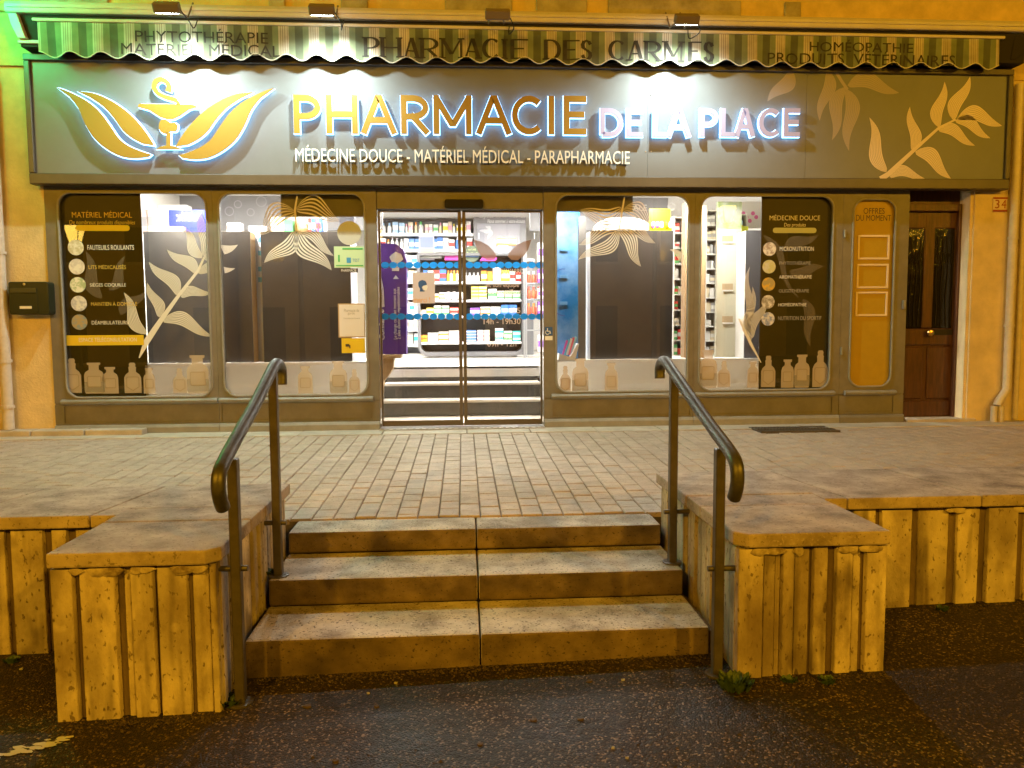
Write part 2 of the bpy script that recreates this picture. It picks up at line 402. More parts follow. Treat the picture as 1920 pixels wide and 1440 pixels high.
# pavers: columns running towards the shop, each its own offset
PWX, PLY = 0.122, 0.162
def paver_mesh():
    a, b, c, h = PWX/2-0.0028, PLY/2-0.0028, 0.005, 0.03
    mb = MB()
    vs = [(-a,-b,-h),(a,-b,-h),(a,b,-h),(-a,b,-h),(-a,-b,-c),(a,-b,-c),(a,b,-c),(-a,b,-c),(-a+c,-b+c,0),(a-c,-b+c,0),(a-c,b-c,0),(-a+c,b-c,0)]
    fs = [(0,1,5,4),(1,2,6,5),(2,3,7,6),(3,0,4,7),(4,5,9,8),(5,6,10,9),(6,7,11,10),(7,4,8,11),(8,9,10,11)]
    mb.add(vs, fs); return mb
PM = paver_mesh()
pme = bpy.data.meshes.new('paver'); pme.from_pydata([tuple(v) for v in PM.v], [], PM.f); pme.materials.append(M_paver)
spots = []
Y_NEAR, Y_FAR = -3.302, -0.36
for ci in range(int(-5.2/PWX), int(6.6/PWX)):
    x = ci*PWX+0.03
    y = Y_NEAR-PLY*((ci % 2)*0.5+0.25+rnd.uniform(-0.12, 0.12))
    while y < Y_FAR:
        a_, b_ = max(y, Y_NEAR), min(y+PLY, Y_FAR)
        if b_-a_ > 0.03: spots.append((x, (a_+b_)/2, (b_-a_)/PLY))
        y += PLY
inmouth = sorted([q for q in spots if -0.95 < q[0] < 1.1], key=lambda q: q[1])
single = inmouth[:290]; sset = set(single)
def paver_pose(x, y): return (x, y, terrace_z(y)+rnd.uniform(-0.0025, 0.0025)), (0.0224+rnd.gauss(0, 0.008), rnd.gauss(0, 0.008), rnd.gauss(0, 0.006))
for x, y, ky in single:
    o = bpy.data.objects.new('paver', pme); COL.objects.link(o); o.parent = terrace
    l, r = paver_pose(x, y); o.location = Vector(l)-world_loc(terrace); o.rotation_euler = r; o.scale.y = ky
m = MB()
for q in spots:
    if q in sset: continue
    x, y, ky = q
    l, r = paver_pose(x, y)
    mt = Matrix.Translation(l) @ Matrix.Rotation(r[0], 4, 'X') @ Matrix.Rotation(r[1], 4, 'Y') @ Matrix.Diagonal((1, ky, 1, 1))
    m.add([mt @ v for v in PM.v], PM.f)
tag(m.build('paver_field', M_paver, terrace), kind='stuff')
# limestone strip along the shopfront
x = -5.4
while x < 6.8:
    ln = rnd.uniform(0.62, 0.85)
    mb = MB(); zt = terrace_z(-0.2)+0.004
    mb.box(x+0.004, x+ln-0.004, -0.355, 0.02 if x > 4.45 else 0.0, zt-0.05, zt+rnd.uniform(-0.002, 0.002))
    mb.build('border_slab', M_slab, terrace, bevel=0.004)
    x += ln

# steps
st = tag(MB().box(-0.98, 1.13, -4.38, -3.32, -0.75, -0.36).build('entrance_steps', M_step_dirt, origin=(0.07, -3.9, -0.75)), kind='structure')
SX0, SX1, SJ = -0.957, 1.092, 0.062
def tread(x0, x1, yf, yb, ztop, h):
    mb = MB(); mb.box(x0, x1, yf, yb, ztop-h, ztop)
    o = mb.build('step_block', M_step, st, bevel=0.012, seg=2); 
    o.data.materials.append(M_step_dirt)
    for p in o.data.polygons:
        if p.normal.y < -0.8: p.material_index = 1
for (yf, yb, zt, h, e) in ((-3.567, -3.31, -0.0795, 0.115, 0.0), (-4.0, -3.56, -0.197, 0.13, 0.002), (-4.41, -3.99, -0.328, 0.2, 0.004)):
    tread(SX0-e, SJ-0.004, yf, yb, zt, h); tread(SJ+0.004, SX1+e, yf, yb, zt-0.001, h)
# kerb stones at the foot of the left-hand wall
x = -5.3
for ln in (0.7, 0.45, 0.5, 0.55):
    mb = MB(); mb.box(x+0.006, x+ln-0.006, -0.16, 0.03, -0.04, 0.055); mb.build('kerb_stone', M_slab, terrace, bevel=0.012, seg=2); x += ln

# ------------------------------------------------------------------ ribbed concrete walls
def ribs_front(th, x0, x1, yface, zbot, ztop, pattern, axis='x', sgn=-1):
    """uneven vertical ribs cast in concrete; pattern: list of (width, depth of the face behind the outermost plane)"""
    tot = sum(p[0] for p in pattern); k = (x1-x0)/tot; x = x0
    for wd, dp in pattern:
        a, b = x, x+wd*k; x = b
        if dp >= 0.023: continue
        zb = zbot(a) if callable(zbot) else zbot
        zt = ztop-rnd.uniform(0.0, 0.012); n = 16; D = 0.03; ph = rnd.uniform(0, 9)
        fl_ = min(0.006, (b-a)*0.12); vs = []; fs = []
        for i in range(n+1):
            z = zb+(zt-zb)*i/n
            j = lambda q: rnd.gauss(0, 0.0005)
            e = 0.003 if i == n else 0.0
            prof = [(a-0.001, D), (a+0.002+j(1), dp+0.003), (a+0.005+j(2), dp+e), ((a+b)/2, dp+e), (b-0.005+j(3), dp+e), (b-0.002+j(4), dp+0.003), (b+0.001, D)]
            for p_, d_ in prof: vs.append((p_, yface-sgn*d_, z) if axis == 'x' else (yface-sgn*d_, p_, z))
        m_ = 7
        for i in range(n):
            for q in range(m_-1): fs.append((i*m_+q, i*m_+q+1, (i+1)*m_+q+1, (i+1)*m_+q))
        fs.append(tuple(n*m_+q for q in range(m_)))
        flip = (axis == 'x') != (sgn < 0)
        if flip: fs = [f[::-1] for f in fs]
        MB().add(vs, fs).build('rib', M_concrete, th)
def rand_pattern(n):
    out = []
    for i in range(n):
        out.append((rnd.choice((0.045, 0.07, 0.095)), rnd.choice((0, 0.0, 0.008, 0.016)))); out.append((rnd.choice((0.018, 0.024)), 0.05))
    return out
def ribbed_wall(name, label, side):
    if side < 0:   # left
        xi, xo, yf, yn, yb, xe = -0.985, -1.62, -4.68, -4.065, -3.43, -6.5
        pat = [(45, 0), (13, .05), (72, 0.0), (14, .05), (16, .018), (46, 0.002), (7, .05), (62, 0.006), (8, 0.024), (36, .018), (16, 0.008)]
    else:
        xi, xo, yf, yn, yb, xe = 1.14, 1.785, -4.64, -4.035, -3.32, 7.5
        pat = [(46, 0), (22, 0.008), (12, 0.022), (22, 0.004), (28, .012), (6, .03), (26, 0.003), (15, .05), (30, 0.002), (16, 0.012), (8, 0.03), (38, 0)]
    zc = 0.105                                   # underside of the coping
    s = 1 if side > 0 else -1
    th = empty(name, (xi+s*0.3, yf+0.3, ground_z(xi, yf)), label, 'wall')
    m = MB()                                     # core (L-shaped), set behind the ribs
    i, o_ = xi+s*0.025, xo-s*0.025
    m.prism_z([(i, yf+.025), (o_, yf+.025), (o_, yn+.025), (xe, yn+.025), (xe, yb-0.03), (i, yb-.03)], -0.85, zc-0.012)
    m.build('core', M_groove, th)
    # lumps of crumbling mortar squeezed out under the coping
    def lump(x, y, r, ax):
        y += rnd.uniform(-0.003, 0.004)
        mb = MB(); n_ = 9; h = rnd.uniform(0.03, 0.055)
        prof = [(r*math.cos(6.283*k/n_)*rnd.uniform(.75, 1.15), 0.5*h*math.sin(6.283*k/n_)*rnd.uniform(.7, 1.25)) for k in range(n_)]
        for d_, sc_ in ((0.02, 1.0), (-0.002, 0.95), (-0.006, 0.75)):
            for p_, q_ in prof: mb.v.append(Vector((x+p_*sc_, y+d_, zc-0.02+q_*sc_) if ax == 'x' else (x+s*-d_*-1, y+p_*sc_, zc-0.02+q_*sc_)))
        for j_ in range(2):
            for k in range(n_): mb.f.append((j_*n_+k, j_*n_+(k+1) % n_, (j_+1)*n_+(k+1) % n_, (j_+1)*n_+k))
        mb.f.append(tuple(2*n_+k for k in range(n_)))
        mb.f = [f[::-1] for f in mb.f]
        mb.build('mortar_lump', M_mortar, th, smooth=True)
    for _ in range(9): lump(xi+s*rnd.uniform(0.05, 0.6), yf, rnd.uniform(0.02, 0.06), 'x')
    for _ in range(16): lump(xo+s*rnd.uniform(0.1, 3.2), yn, rnd.uniform(0.02, 0.06), 'x')
    ztop = zc-0.003
    a, b = (xo, xi) if side < 0 else (xi, xo)
    ribs_front(th, a, b, yf, lambda x: ground_z(x, yf)-0.05+rnd.uniform(0, 0.03), ztop, pat)
    # inner flank beside the steps and outer flank
    ribs_front(th, yf+0.06, yb-0.04, xi, -0.6, ztop, rand_pattern(9), axis='y', sgn=-s)
    ribs_front(th, yf+0.06, yn-0.02, xo, -0.6, ztop, rand_pattern(4), axis='y', sgn=s)
    a, b = (xe, xo-0.06) if side < 0 else (xo+0.06, xe)
    ribs_front(th, a, b, yn, -0.62, ztop, rand_pattern(34))
    # coping slabs
    zt = 0.165; cx_i, cx_o = (xi+0.015, xo) if side < 0 else (xi-0.015, xo)
    cf, cn = yf-0.02, yn-0.025
    def slab(pts): 
        m = MB(); m.prism_z(pts, zc, zt+rnd.uniform(-0.0015, 0.0015)); m.build('coping_stone', M_coping, th, bevel=0.008, seg=2)
    g = 0.003; ym = cn-0.0+0.02
    yj = -4.22 if side < 0 else -4.16
    ch = 0.05
    slab([(cx_i, yj-g), (cx_o, yj-g), (cx_o, cf), (cx_i+s*ch, cf), (cx_i, cf+ch)])      # front slab with a clipped inner corner
    slab([(cx_i, yj+g), (cx_o, yj+g), (cx_o, cn), (cx_o, yn+0.1), (cx_i, yn+0.1)])
    x = cx_o+s*0.12
    slab([(cx_i, yn+0.1+2*g), (cx_o, yn+0.1+2*g), (cx_o, cn), (x, cn), (x-s*0.1, yb), (cx_i, yb)])
    while abs(x) < abs(xe):
        ln = rnd.uniform(0.62, 0.8); x2 = x+s*ln
        slab([(x+s*2*g, cn), (x2, cn), (x2-s*0.1, yb), (x-s*0.1+s*2*g, yb)]); x = x2
    return th
ribbed_wall('ribbed_wall', 'ribbed yellowish concrete wall with flat coping left of the steps', -1)
ribbed_wall('ribbed_wall', 'ribbed yellowish concrete wall with flat coping right of the steps', 1)

# ------------------------------------------------------------------ handrails
def arc(cy, cz, r, a0, a1, n=7):
    return [(cy+r*math.cos(math.radians(a0+(a1-a0)*k/n)), cz+r*math.sin(math.radians(a0+(a1-a0)*k/n))) for k in range(n+1)]
def handrail(label, X, posts, path, wallx):
    th = empty('handrail', (X, posts[0][0], posts[0][1]), label, 'handrail', None)
    pts = [(X, y, z) for y, z in curve_pts(path, 8)]
    MB().tube(pts, 0.0275, 18).build('rail', M_steel, th, smooth=True)
    for y, zb, zt, zr in posts:
        p = MB().box(X-0.02, X+0.02, y-0.022, y+0.022, zb-0.02, zt).build('post', M_post, th, bevel=0.004)
        s = 1 if wallx > X else -1
        MB().tube([(X-s*0.045, y, zr), (wallx, y, zr)], 0.012, 10).build('wall_bracket', M_post, th, smooth=True)
        MB().lathe(X, y, [(0.05, zb-0.01), (0.05, zb+0.006), (0.04, zb+0.008)], 14).build('base_plate', M_post, th)
    return th
handrail('brown metal handrail with curled ends on the left of the steps', -0.925,
         [(-4.61, ground_z(-.925, -4.61), 0.51, 0.06), (-3.93, -0.197, 0.81, 0.07)],
         [(-4.755, 0.345), (-4.785, 0.385), (-4.80, 0.43), (-4.785, 0.48), (-4.72, 0.518), (-4.55, 0.585), (-4.25, 0.695), (-3.98, 0.81), (-3.89, 0.845), (-3.81, 0.848), (-3.755, 0.815), (-3.755, 0.74)], -1.02)
handrail('brown metal handrail with curled ends on the right of the steps', 1.07,
         [(-4.59, ground_z(1.07, -4.59), 0.515, 0.0), (-3.88, -0.197, 0.79, 0.07)],
         [(-4.765, 0.345), (-4.79, 0.385), (-4.80, 0.43), (-4.785, 0.48), (-4.72, 0.518), (-4.5, 0.585), (-4.2, 0.682), (-3.80, 0.815), (-3.72, 0.838), (-3.65, 0.835), (-3.60, 0.80), (-3.60, 0.74)], 1.18)

# ------------------------------------------------------------------ the house: wall, door 34
house = empty('town_house', (0.6, 0.2, 0), 'ochre rendered town house wall above and beside the shopfront', 'building')
def wallbox(name, x0, x1, y0, y1, z0, z1, mt=M_plaster, bevel=0): return MB().box(x0, x1, y0, y1, z0, z1).build(name, mt, house, bevel=bevel)
FX0, FX1 = -3.985, 4.60                         # shopfront joinery
wallbox('wall', -7, FX0-0.002, 0.0, 0.4, -0.3, 3.5)
wallbox('wall', 5.29, 8.5, -0.02, 0.4, -0.3, 3.5)
wallbox('wall', -7, 8.5, -0.03, 0.4, 3.5, 6.5, M_plaster_hi)
wallbox('wall', FX0, 5.29, 0.16, 0.4, 2.50, 3.5)
wallbox('wall', 5.255, 5.29, 0.0, 0.4, -0.02, 2.5)
# pilaster strips and stone ledges on the upper wall, just above the awning
for u0, u1 in ((60, 205), (505, 535), (640, 690), (835, 960), (1005, 1100), (1140, 1388), (1470, 1500)):
    a = W(u0, 15, -0.03).x; b = W(u1, 15, -0.03).x
    wallbox('stone_band', a, b, -0.055, -0.028, 4.06, 4.22, M_stone, 0.006)
wallbox('ledge', -7, 8.5, -0.075, -0.028, 3.98, 4.045, M_plaster_hi, 0.008)
# door number 34
DX0, DX1 = 4.60, 5.255
d = MB().box(DX0+0.001, DX1-0.03, 0.20, 0.245, 0.03, 2.20).build('door', M_wood, house)
def dpart(name, x0, x1, z0, z1, y0=0.17, y1=0.199, mt=M_wood, bev=0.008): return MB().box(x0, x1, y0, y1, z0, z1).build(name, mt, d, bevel=bev)
xm = W(1740, 560, 0.18).x
xR = W(1800, 560, 0.18).x
dpart('stile', DX0+0.002, DX0+0.02, 0.03, 2.2); dpart('stile', xm-0.06, xm+0.05, 0.98, 2.2); dpart('stile', xR, DX1-0.032, 0.03, 2.2)
dpart('cross_rail', DX0+0.021, xR-0.001, 2.03, 2.2, 0.172); dpart('cross_rail', DX0+0.021, xR-0.001, 0.80, 0.975, 0.172); dpart('cross_rail', DX0+0.021, xR-0.001, 0.03, 0.2, 0.172)
dpart('door_panel', DX0+0.04, xm-0.03, 0.22, 0.78, 0.182, 0.199, M_wood, 0.012); dpart('door_panel', xm+0.02, xR-0.02, 0.22, 0.78, 0.182, 0.199, M_wood, 0.012)
M_dglass = mat('dark_door_glass', (0.012, 0.01, 0.008), 0.08, bump=0.4, bscale=22)
dpart('door_pane', DX0+0.022, xm-0.062, 0.977, 2.028, 0.19, 0.1985, M_dglass, 0); dpart('door_pane', xm+0.052, xR-0.002, 0.977, 2.028, 0.19, 0.1985, M_dglass, 0)
def grille(x0, x1):                             # wrought scrolls behind the panes of the door
    mb = MB(); n = 5
    for k in range(n):
        x = x0+(k+0.5)*(x1-x0)/n
        pts = [(x+0.008*math.sin(t*9+k), 0.183, 1.0+t*0.95) for t in [i/14 for i in range(15)]]
        mb.tube(pts, 0.004, 6)
        mb.tube([(x+0.025*math.cos(a)*(1-a/14), 0.183, 1.72+0.06*math.sin(a)) for a in [i*0.55 for i in range(12)]], 0.0035, 6)
    o = mb.build('grille', M_dark, d); o['kind'] = 'stuff'
grille(DX0+0.03, xm-0.07); grille(xm+0.06, xR-0.01)
k = MB().lathe(0, 0, [(0.012, 0), (0.012, 0.03), (0.03, 0.035), (0.036, 0.05), (0.03, 0.065), (0.012, 0.07)], 16)
c = W(1742, 624, 0.15); k.v = [Vector((c.x+v.x, 0.172-v.z, c.z+v.y)) for v in k.v]; k.build('door_knob', M_brass, d, smooth=True)
dpart('letter_slot', c.x+0.05, c.x+0.33, c.z-0.025, c.z+0.035, 0.163, 0.1715, M_dark, 0.003)
MB().box(DX1-0.029, DX1-0.001, 0.12, 0.26, 0.03, 2.28).build('door_frame', M_wood, house, bevel=0.006)
MB().box(DX0+0.001, DX1-0.03, 0.12, 0.26, 2.203, 2.28).build('door_lintel', M_wood, house, bevel=0.006)
wallbox('transom', DX0+0.001, DX1-0.001, 0.17, 0.26, 2.283, 2.50, M_wood)
wallbox('doorstep', DX0+0.02, DX1+0.12, -0.06, 0.25, -0.05, 0.027, M_slab, 0.006)
# house number
a = W(1861, 397, -0.03); b = W(1889, 370, -0.03)
num = empty('house_number_plate', ((a.x+b.x)/2, -0.03, a.z), 'small cream number plate reading 34 on the ochre wall', 'sign')
MB().box(a.x, b.x, -0.034, -0.0205, a.z, b.z).build('plate', mat('number_plate_cream', (0.62, 0.48, 0.34), 0.4), num, bevel=0.002)
M_red = mat('number_red', (0.28, 0.03, 0.02), 0.5)
MB().box(a.x, b.x, -0.0362, -0.0345, a.z, a.z+0.02).build('border', M_red, num); MB().box(a.x, b.x, -0.0362, -0.0345, b.z-0.018, b.z).build('border', M_red, num)
text('3', a.x+0.02, a.x+0.068, a.z+0.033, b.z-0.026, -0.0365, M_red, num, name='digit'); text('4', b.x-0.066, b.x-0.014, a.z+0.033, b.z-0.026, -0.0365, M_red, num, name='digit')

# letter box
a = W(18, 590, -0.12); b = W(90, 528, -0.12)
lb = empty('letter_box', ((a.x+b.x)/2, -0.06, a.z), 'dark green metal letter box on the ochre wall left of the shop', 'letter box')
MB().prism(rrect(a.x, b.x, a.z, b.z, 0.025), -0.12, -0.001).build('box', M_green, lb, bevel=0.004)
MB().box(a.x+0.02, b.x-0.11, -0.128, -0.1205, b.z-0.105, b.z-0.06).build('slot_flap', mat('letterbox_flap', (0.05, 0.05, 0.025), 0.3), lb, bevel=0.002)
MB().box(a.x+0.015, b.x-0.1, -0.125, -0.1205, a.z+0.02, b.z-0.11).build('door_panel', M_green, lb, bevel=0.003)
MB().box(a.x+0.1, a.x+0.21, -0.1275, -0.1255, a.z+0.055, a.z+0.08).build('name_tag', M_white_letter, lb)
k = MB().lathe(0, 0, [(0.012, 0), (0.014, 0.008), (0.006, 0.01)], 12); k.v = [Vector((a.x+0.15+v.x, -0.1205-v.z, b.z-0.025+v.y)) for v in k.v]; k.build('lock', M_metal, lb)

# drain pipes
def pipe(label, pts, r, mt=M_pipe, brackets=()):
    p0 = pts[0]
    th = empty('drainpipe', p0, label, 'drainpipe')
    MB().tube(pts, r, 16).build('pipe', mt, th, smooth=True)
    for z, x, y in brackets:
        MB().tube([(x, y, z-0.014), (x, y, z+0.014)], r*1.22, 16).build('bracket', mt, th)
    return th
xp = W(12, 720, -0.07).x
pipe('pinkish white drainpipe at the left end of the wall', [(xp, -0.07, 0.06), (xp, -0.07, 0.3), (xp, -0.07, 3.4)], 0.05, brackets=((0.28, xp, -0.07), (0.72, xp, -0.07), (1.75, xp, -0.07)))
xa = W(1893, 600, -0.07).x
c0 = W(1868, 778, -0.09)
pipe('cream drainpipe with a bent foot right of door', [(c0.x, -0.10, c0.z+0.10), (c0.x+0.01, -0.095, c0.z+0.13), (xa-0.03, -0.075, c0.z+0.22), (xa, -0.07, c0.z+0.27), (xa, -0.07, 1.2), (xa, -0.07, 3.45)], 0.042, brackets=((1.0, xa, -0.07), (1.9, xa, -0.07)))
foot = empty('pipe_foot', (c0.x, -0.1, 0.02), 'two short cream pipe stubs at the foot of the wall', 'pipe')
for dx in (-0.035, 0.04): MB().tube([(c0.x+dx, -0.10, -0.02), (c0.x+dx, -0.10, c0.z+0.095)], 0.032, 14).build('stub', M_pipe, foot, smooth=True)
xb = W(1911, 600, -0.05).x
pipe('thin cream pipe at the far right end of the wall', [(xb, -0.05, 0.02), (xb, -0.05, 1.0), (xb, -0.05, 3.45)], 0.026, brackets=((0.9, xb, -0.05),))

# drain grate in the paving
a = W(1372, 800, 0); gx0, gx1 = 2.86, 3.62
gr = empty('drain_grate', (3.25, -0.42, -0.01), 'dark iron drain grate set in the paving before the right window', 'grate')
zt = terrace_z(-0.42)
MB().box(gx0, gx1, -0.58, -0.27, zt-0.02, zt+0.0062).build('grate_pit', M_dark, gr)
for yy in (-0.585, -0.425, -0.275): MB().box(gx0-0.01, gx1+0.01, yy-0.012, yy+0.012, zt-0.02, zt+0.014).build('grate_rail', M_post, gr)
n = 24
for i in range(n+1):
    x = gx0+(gx1-gx0)*i/n
    MB().box(x-0.008, x+0.008, -0.575, -0.28, zt-0.02, zt+0.012).build('grate_bar', M_post, gr)

# ------------------------------------------------------------------ shopfront joinery
shop = empty('shopfront', (0.3, 0.0, 0), 'taupe painted wooden shopfront with round cornered windows and glass sliding doors', 'shopfront')
ZB, ZT = 0.353, 2.33
def ring(mb, x0, x1, z0, z1, inner, y0, y1, n=6):
    """flat board between a rectangle and a rounded opening (inner from rrect with the same n)"""
    corners = [(x0, z0), (x1, z0), (x1, z1), (x0, z1)]
    N = len(inner); per = n+1
    vs = [(p[0], y0, p[1]) for p in inner] + [(p[0], y1, p[1]) for p in inner] + [(c[0], y0, c[1]) for c in corners] + [(c[0], y1, c[1]) for c in corners]
    fs = []
    for i in range(N):
        j = (i+1) % N; ci, cj = i//per, j//per
        if ci == cj: fs.append((2*N+ci, j, i))
        else: fs.append((2*N+ci, 2*N+cj, j, i))
        fs.append((i, j, N+j, N+i))
    for c in range(4):
        c2 = (c+1) % 4; fs.append((2*N+c2, 2*N+c, 2*N+4+c, 2*N+4+c2))
    mb.add(vs, fs)
bays = [(-3.985, -2.416, -3.864, -2.473), (-2.414, -0.839, -2.358, -0.953), (0.815, 2.352, 0.94, 2.292), (2.354, 3.899, 2.414, 3.795), (3.901, 4.598, 4.005, 4.453)]
wins = []
for i, (a, b, ia, ib) in enumerate(bays):
    zb, zt = (ZB, ZT) if i < 4 else (0.375, 2.30)
    inner = rrect(ia, ib, zb, zt, 0.125, 6)
    mb = MB(); ring(mb, a, b, 0.30, 2.44, inner, -0.012, 0.05)
    f = mb.build('window_frame', M_taupe, shop); wins.append(f)
    pts = [(p[0], -0.014, p[1]) for p in inner]; pts.append(pts[0]); pts.append(pts[1])
    MB().tube(pts, 0.011, 8, cap=False).build('moulding', M_taupe_lt, f, smooth=True)
    # sill, recessed panel and plinth under the window
    sa, sb = ia-0.05, ib+0.05
    mb = MB(); mb.prism_x([(0.0, 0.285), (-0.03, 0.285), (-0.05, 0.30), (-0.055, 0.318), (-0.045, 0.332), (-0.013, 0.338), (0.0, 0.338)], sa, sb)
    mb.build('sill', M_taupe_lt, f, smooth=True)
    MB().box(a, b, 0.0, 0.05, 0.03, 0.2995).build('base_board', M_taupe, f)
    mb = MB(); ring(mb, a+0.001, b-0.001, 0.085, 0.284, rrect(sa+0.015, sb-0.015, 0.105, 0.268, 0.004, 6), -0.013, -0.0005); mb.build('panel_trim', M_taupe, f)
    MB().prism_x([(0.0, -0.01), (-0.045, -0.01), (-0.045, 0.055), (-0.03, 0.083), (0, 0.083)], a, b).build('plinth', M_taupe_lt if i < 4 else M_taupe, f, bevel=0.004)
    if i < 4:
        MB().box(ia-0.03, ib+0.03, 0.028, 0.033, zb-0.03, zt+0.03).build('pane', M_glass, f)
MB().box(FX0, FX1, -0.02, 0.02, 2.4405, 2.50).build('head_board', M_taupe, shop)
# narrow offers board
ob = wins[4]
MB().box(3.98, 4.48, 0.022, 0.034, 0.35, 2.33).build('offers_board', M_ochre, ob)
text_px('OFFRES', 1619, 1659, 390, 401, 0.0205, M_txt_dark, ob); text_px('DU MOMENT', 1605, 1671, 403, 414, 0.0205, M_txt_dark, ob)
M_cream = mat('cream_frame', (0.75, 0.6, 0.42), 0.45)
for v0, v1, u0, u1 in ((441, 487, 1607, 1668), (495, 541, 1605, 1666), (547, 593, 1603, 1664)):
    p = W(u0, v1, 0.02); q = W(u1, v0, 0.02)
    mb = MB(); ring(mb, p.x, q.x, p.z, q.z, rrect(p.x+0.02, q.x-0.02, p.z+0.02, q.z-0.02, 0.003, 6), 0.008, 0.0205)
    mb.build('card_frame', M_cream, ob, bevel=0.003)
for zz in (1.95, 0.75):
    MB().box(3.905, 3.925, -0.03, -0.0125, zz-0.04, zz+0.04).build('hinge', M_taupe_lt, ob, bevel=0.003)
MB().box(4.55, 4.575, -0.045, -0.0125, 1.18, 1.27).build('latch', M_taupe_lt, ob, bevel=0.004)

# ---- leaves made of fine contour lines
def leaf(mb, base, tip, width, bend, y, n=8, fill=0.58, urange=(0, 1), skew=0.42):
    b = W(base[0], base[1], y); t = W(tip[0], tip[1], y); ax = Vector((t.x-b.x, t.z-b.z)); L = ax.length; ax.normalize(); nr = Vector((-ax.y, ax.x))
    k = width/180.0*0.5
    def P(u, v):
        hw = k*(math.sin(math.pi*u**(0.72))**0.85)*(1-0.25*u)
        c = bend*L*math.sin(math.pi*u)*1.0 + 0.06*L*math.sin(2*math.pi*u)*(1 if bend >= 0 else -1)
        return (b.x+ax.x*L*u+nr.x*(c+hw*v), b.z+ax.y*L*u+nr.y*(c+hw*v))
    S = 18
    us = [urange[0]+(urange[1]-urange[0])*i/S for i in range(S+1)]
    for j in range(n):
        v0 = -1+2*(j+0.5-fill/2)/n; v1 = -1+2*(j+0.5+fill/2)/n
        vs = [(*P(u, v0),) for u in us]+[(*P(u, v1),) for u in us]
        mb.add([(p[0], y, p[1]) for p in vs], [(i, i+1, S+2+i, S+1+i) for i in range(S)])
def leaf_part(parent, mt, y, *a, **k):
    mb = MB(); leaf(mb, *a, y, **k); o = mb.build('leaf_print', mt, parent); o['kind'] = 'stuff'; return o
def stem_part(parent, mt, y, pts, wd):
    P = [W(u, v, y) for u, v in pts]; MB().stroke([(p.x, p.z) for p in P], wd, y).build('stem_print', mt, parent)
YV = 0.0265                                     # vinyl on the outside of the panes
f1, f2, f3, f4 = wins[:4]
# window 1: dark board with the list of goods
def board(parent, u0, u1, y, name='board', mt=M_panel, z0=ZB-0.02, z1=ZT+0.02):
    a = W(u0, 550, y).x; b = W(u1, 550, y).x
    return MB().box(a, b, y, y+0.008, z0, z1).build(name, mt, parent)
board(f1, 95, 271, 0.035, 'dark_board'); board(f4, 1425, 1590, 0.035, 'dark_board')
text_px('MATÉRIEL MÉDICAL', 135, 247, 395, 408, YV, M_txt_gold, f1); text_px('De nombreux produits disponibles', 130, 253, 413, 423, YV, M_txt_gold, f1, shear=0.2)
def pill(parent, u0, u1, v0, v1, mt):
    a = W(u0, v1, YV+0.0005); b = W(u1, v0, YV+0.0005); MB().sheet(rrect(a.x, b.x, a.z, b.z, (b.z-a.z)*0.48, 5), YV+0.0005).build('banner_print', mt, parent)
pill(f1, 142, 243, 422, 433, M_yellow)
photo_cols = [((0.55, 0.5, 0.35), (0.75, 0.72, 0.66)), ((0.6, 0.55, 0.55), (0.78, 0.74, 0.7)), ((0.4, 0.5, 0.3), (0.78, 0.76, 0.7)), ((0.45, 0.45, 0.55), (0.72, 0.7, 0.7)), ((0.2, 0.28, 0.35), (0.4, 0.3, 0.15)),
              ((0.4, 0.3, 0.25), (0.75, 0.7, 0.64)), ((0.55, 0.5, 0.2), (0.6, 0.55, 0.4)), ((0.7, 0.4, 0.03), (0.4, 0.3, 0.1)), ((0.7, 0.65, 0.6), (0.3, 0.26, 0.2)), ((0.25, 0.3, 0.5), (0.72, 0.68, 0.66))]
def photo_disc(parent, u, v, r, k):
    c = W(u, v, YV); c1, c2 = photo_cols[k]
    mm = mat('picture_print_%d' % k, c2, 0.6, color2=c1, vscale=22, ramp=(0.42, 0.56))
    MB().sheet(circle(c.x, c.z, r/180), YV).build('picture_disc', mm, parent)
for i, (u, v, s, u1, g) in enumerate(((142, 464, 'FAUTEUILS ROULANTS', 251, 0), (144, 500, 'LITS MÉDICALISÉS', 236, 1), (146, 534, 'SIÈGES COQUILLE', 236, 0), (148, 569, 'MAINTIEN À DOMICILE', 257, 1), (149, 604, 'DÉAMBULATEURS', 240, 0))):
    photo_disc(f1, u, v, 13.5, i)
    text_px(s, u+22+i*0.3, u1, v-4.5, v+4.5, YV, M_txt_gold if g else M_txt_white, f1)
a = W(124, 648, YV); b = W(273, 628, YV); MB().sheet([(a.x, a.z), (b.x-0.02, a.z), (b.x-0.02, b.z), (a.x, b.z)], YV+0.0008).build('banner_print', M_yellow, f1)
text_px('ESPACE TÉLÉCONSULTATION', 148, 256, 631, 641, YV, M_leaf, f1)
for (bs, tp, wd, bd) in (((275, 627), (232, 548), 24, .07), ((299, 595), (276, 530), 22, -.06), ((335, 554), (279, 491), 26, -.08), ((370, 513), (313, 468), 24, -.06), ((379, 484), (345, 426), 22, .05),
                         ((383, 481), (378, 398), 28, -.05), ((339, 557), (397, 549), 20, .12), ((304, 601), (399, 631), 28, .12)):
    leaf_part(f1, M_vinyl, YV+0.001, bs, tp, wd, bd, fill=0.72)
leaf_part(f1, M_vinyl, YV+0.001, (384, 487), (446, 459), 24, .08, urange=(0, 0.3), fill=0.7); leaf_part(f1, M_vinyl, YV+0.001, (372, 512), (441, 503), 20, .06, urange=(0, 0.5), fill=0.7)
leaf_part(f2, M_vinyl, YV+0.001, (384, 487), (446, 459), 24, .08, urange=(0.55, 1), fill=0.85); leaf_part(f2, M_vinyl, YV+0.001, (372, 512), (441, 503), 20, .06, urange=(0.7, 1), fill=0.85)
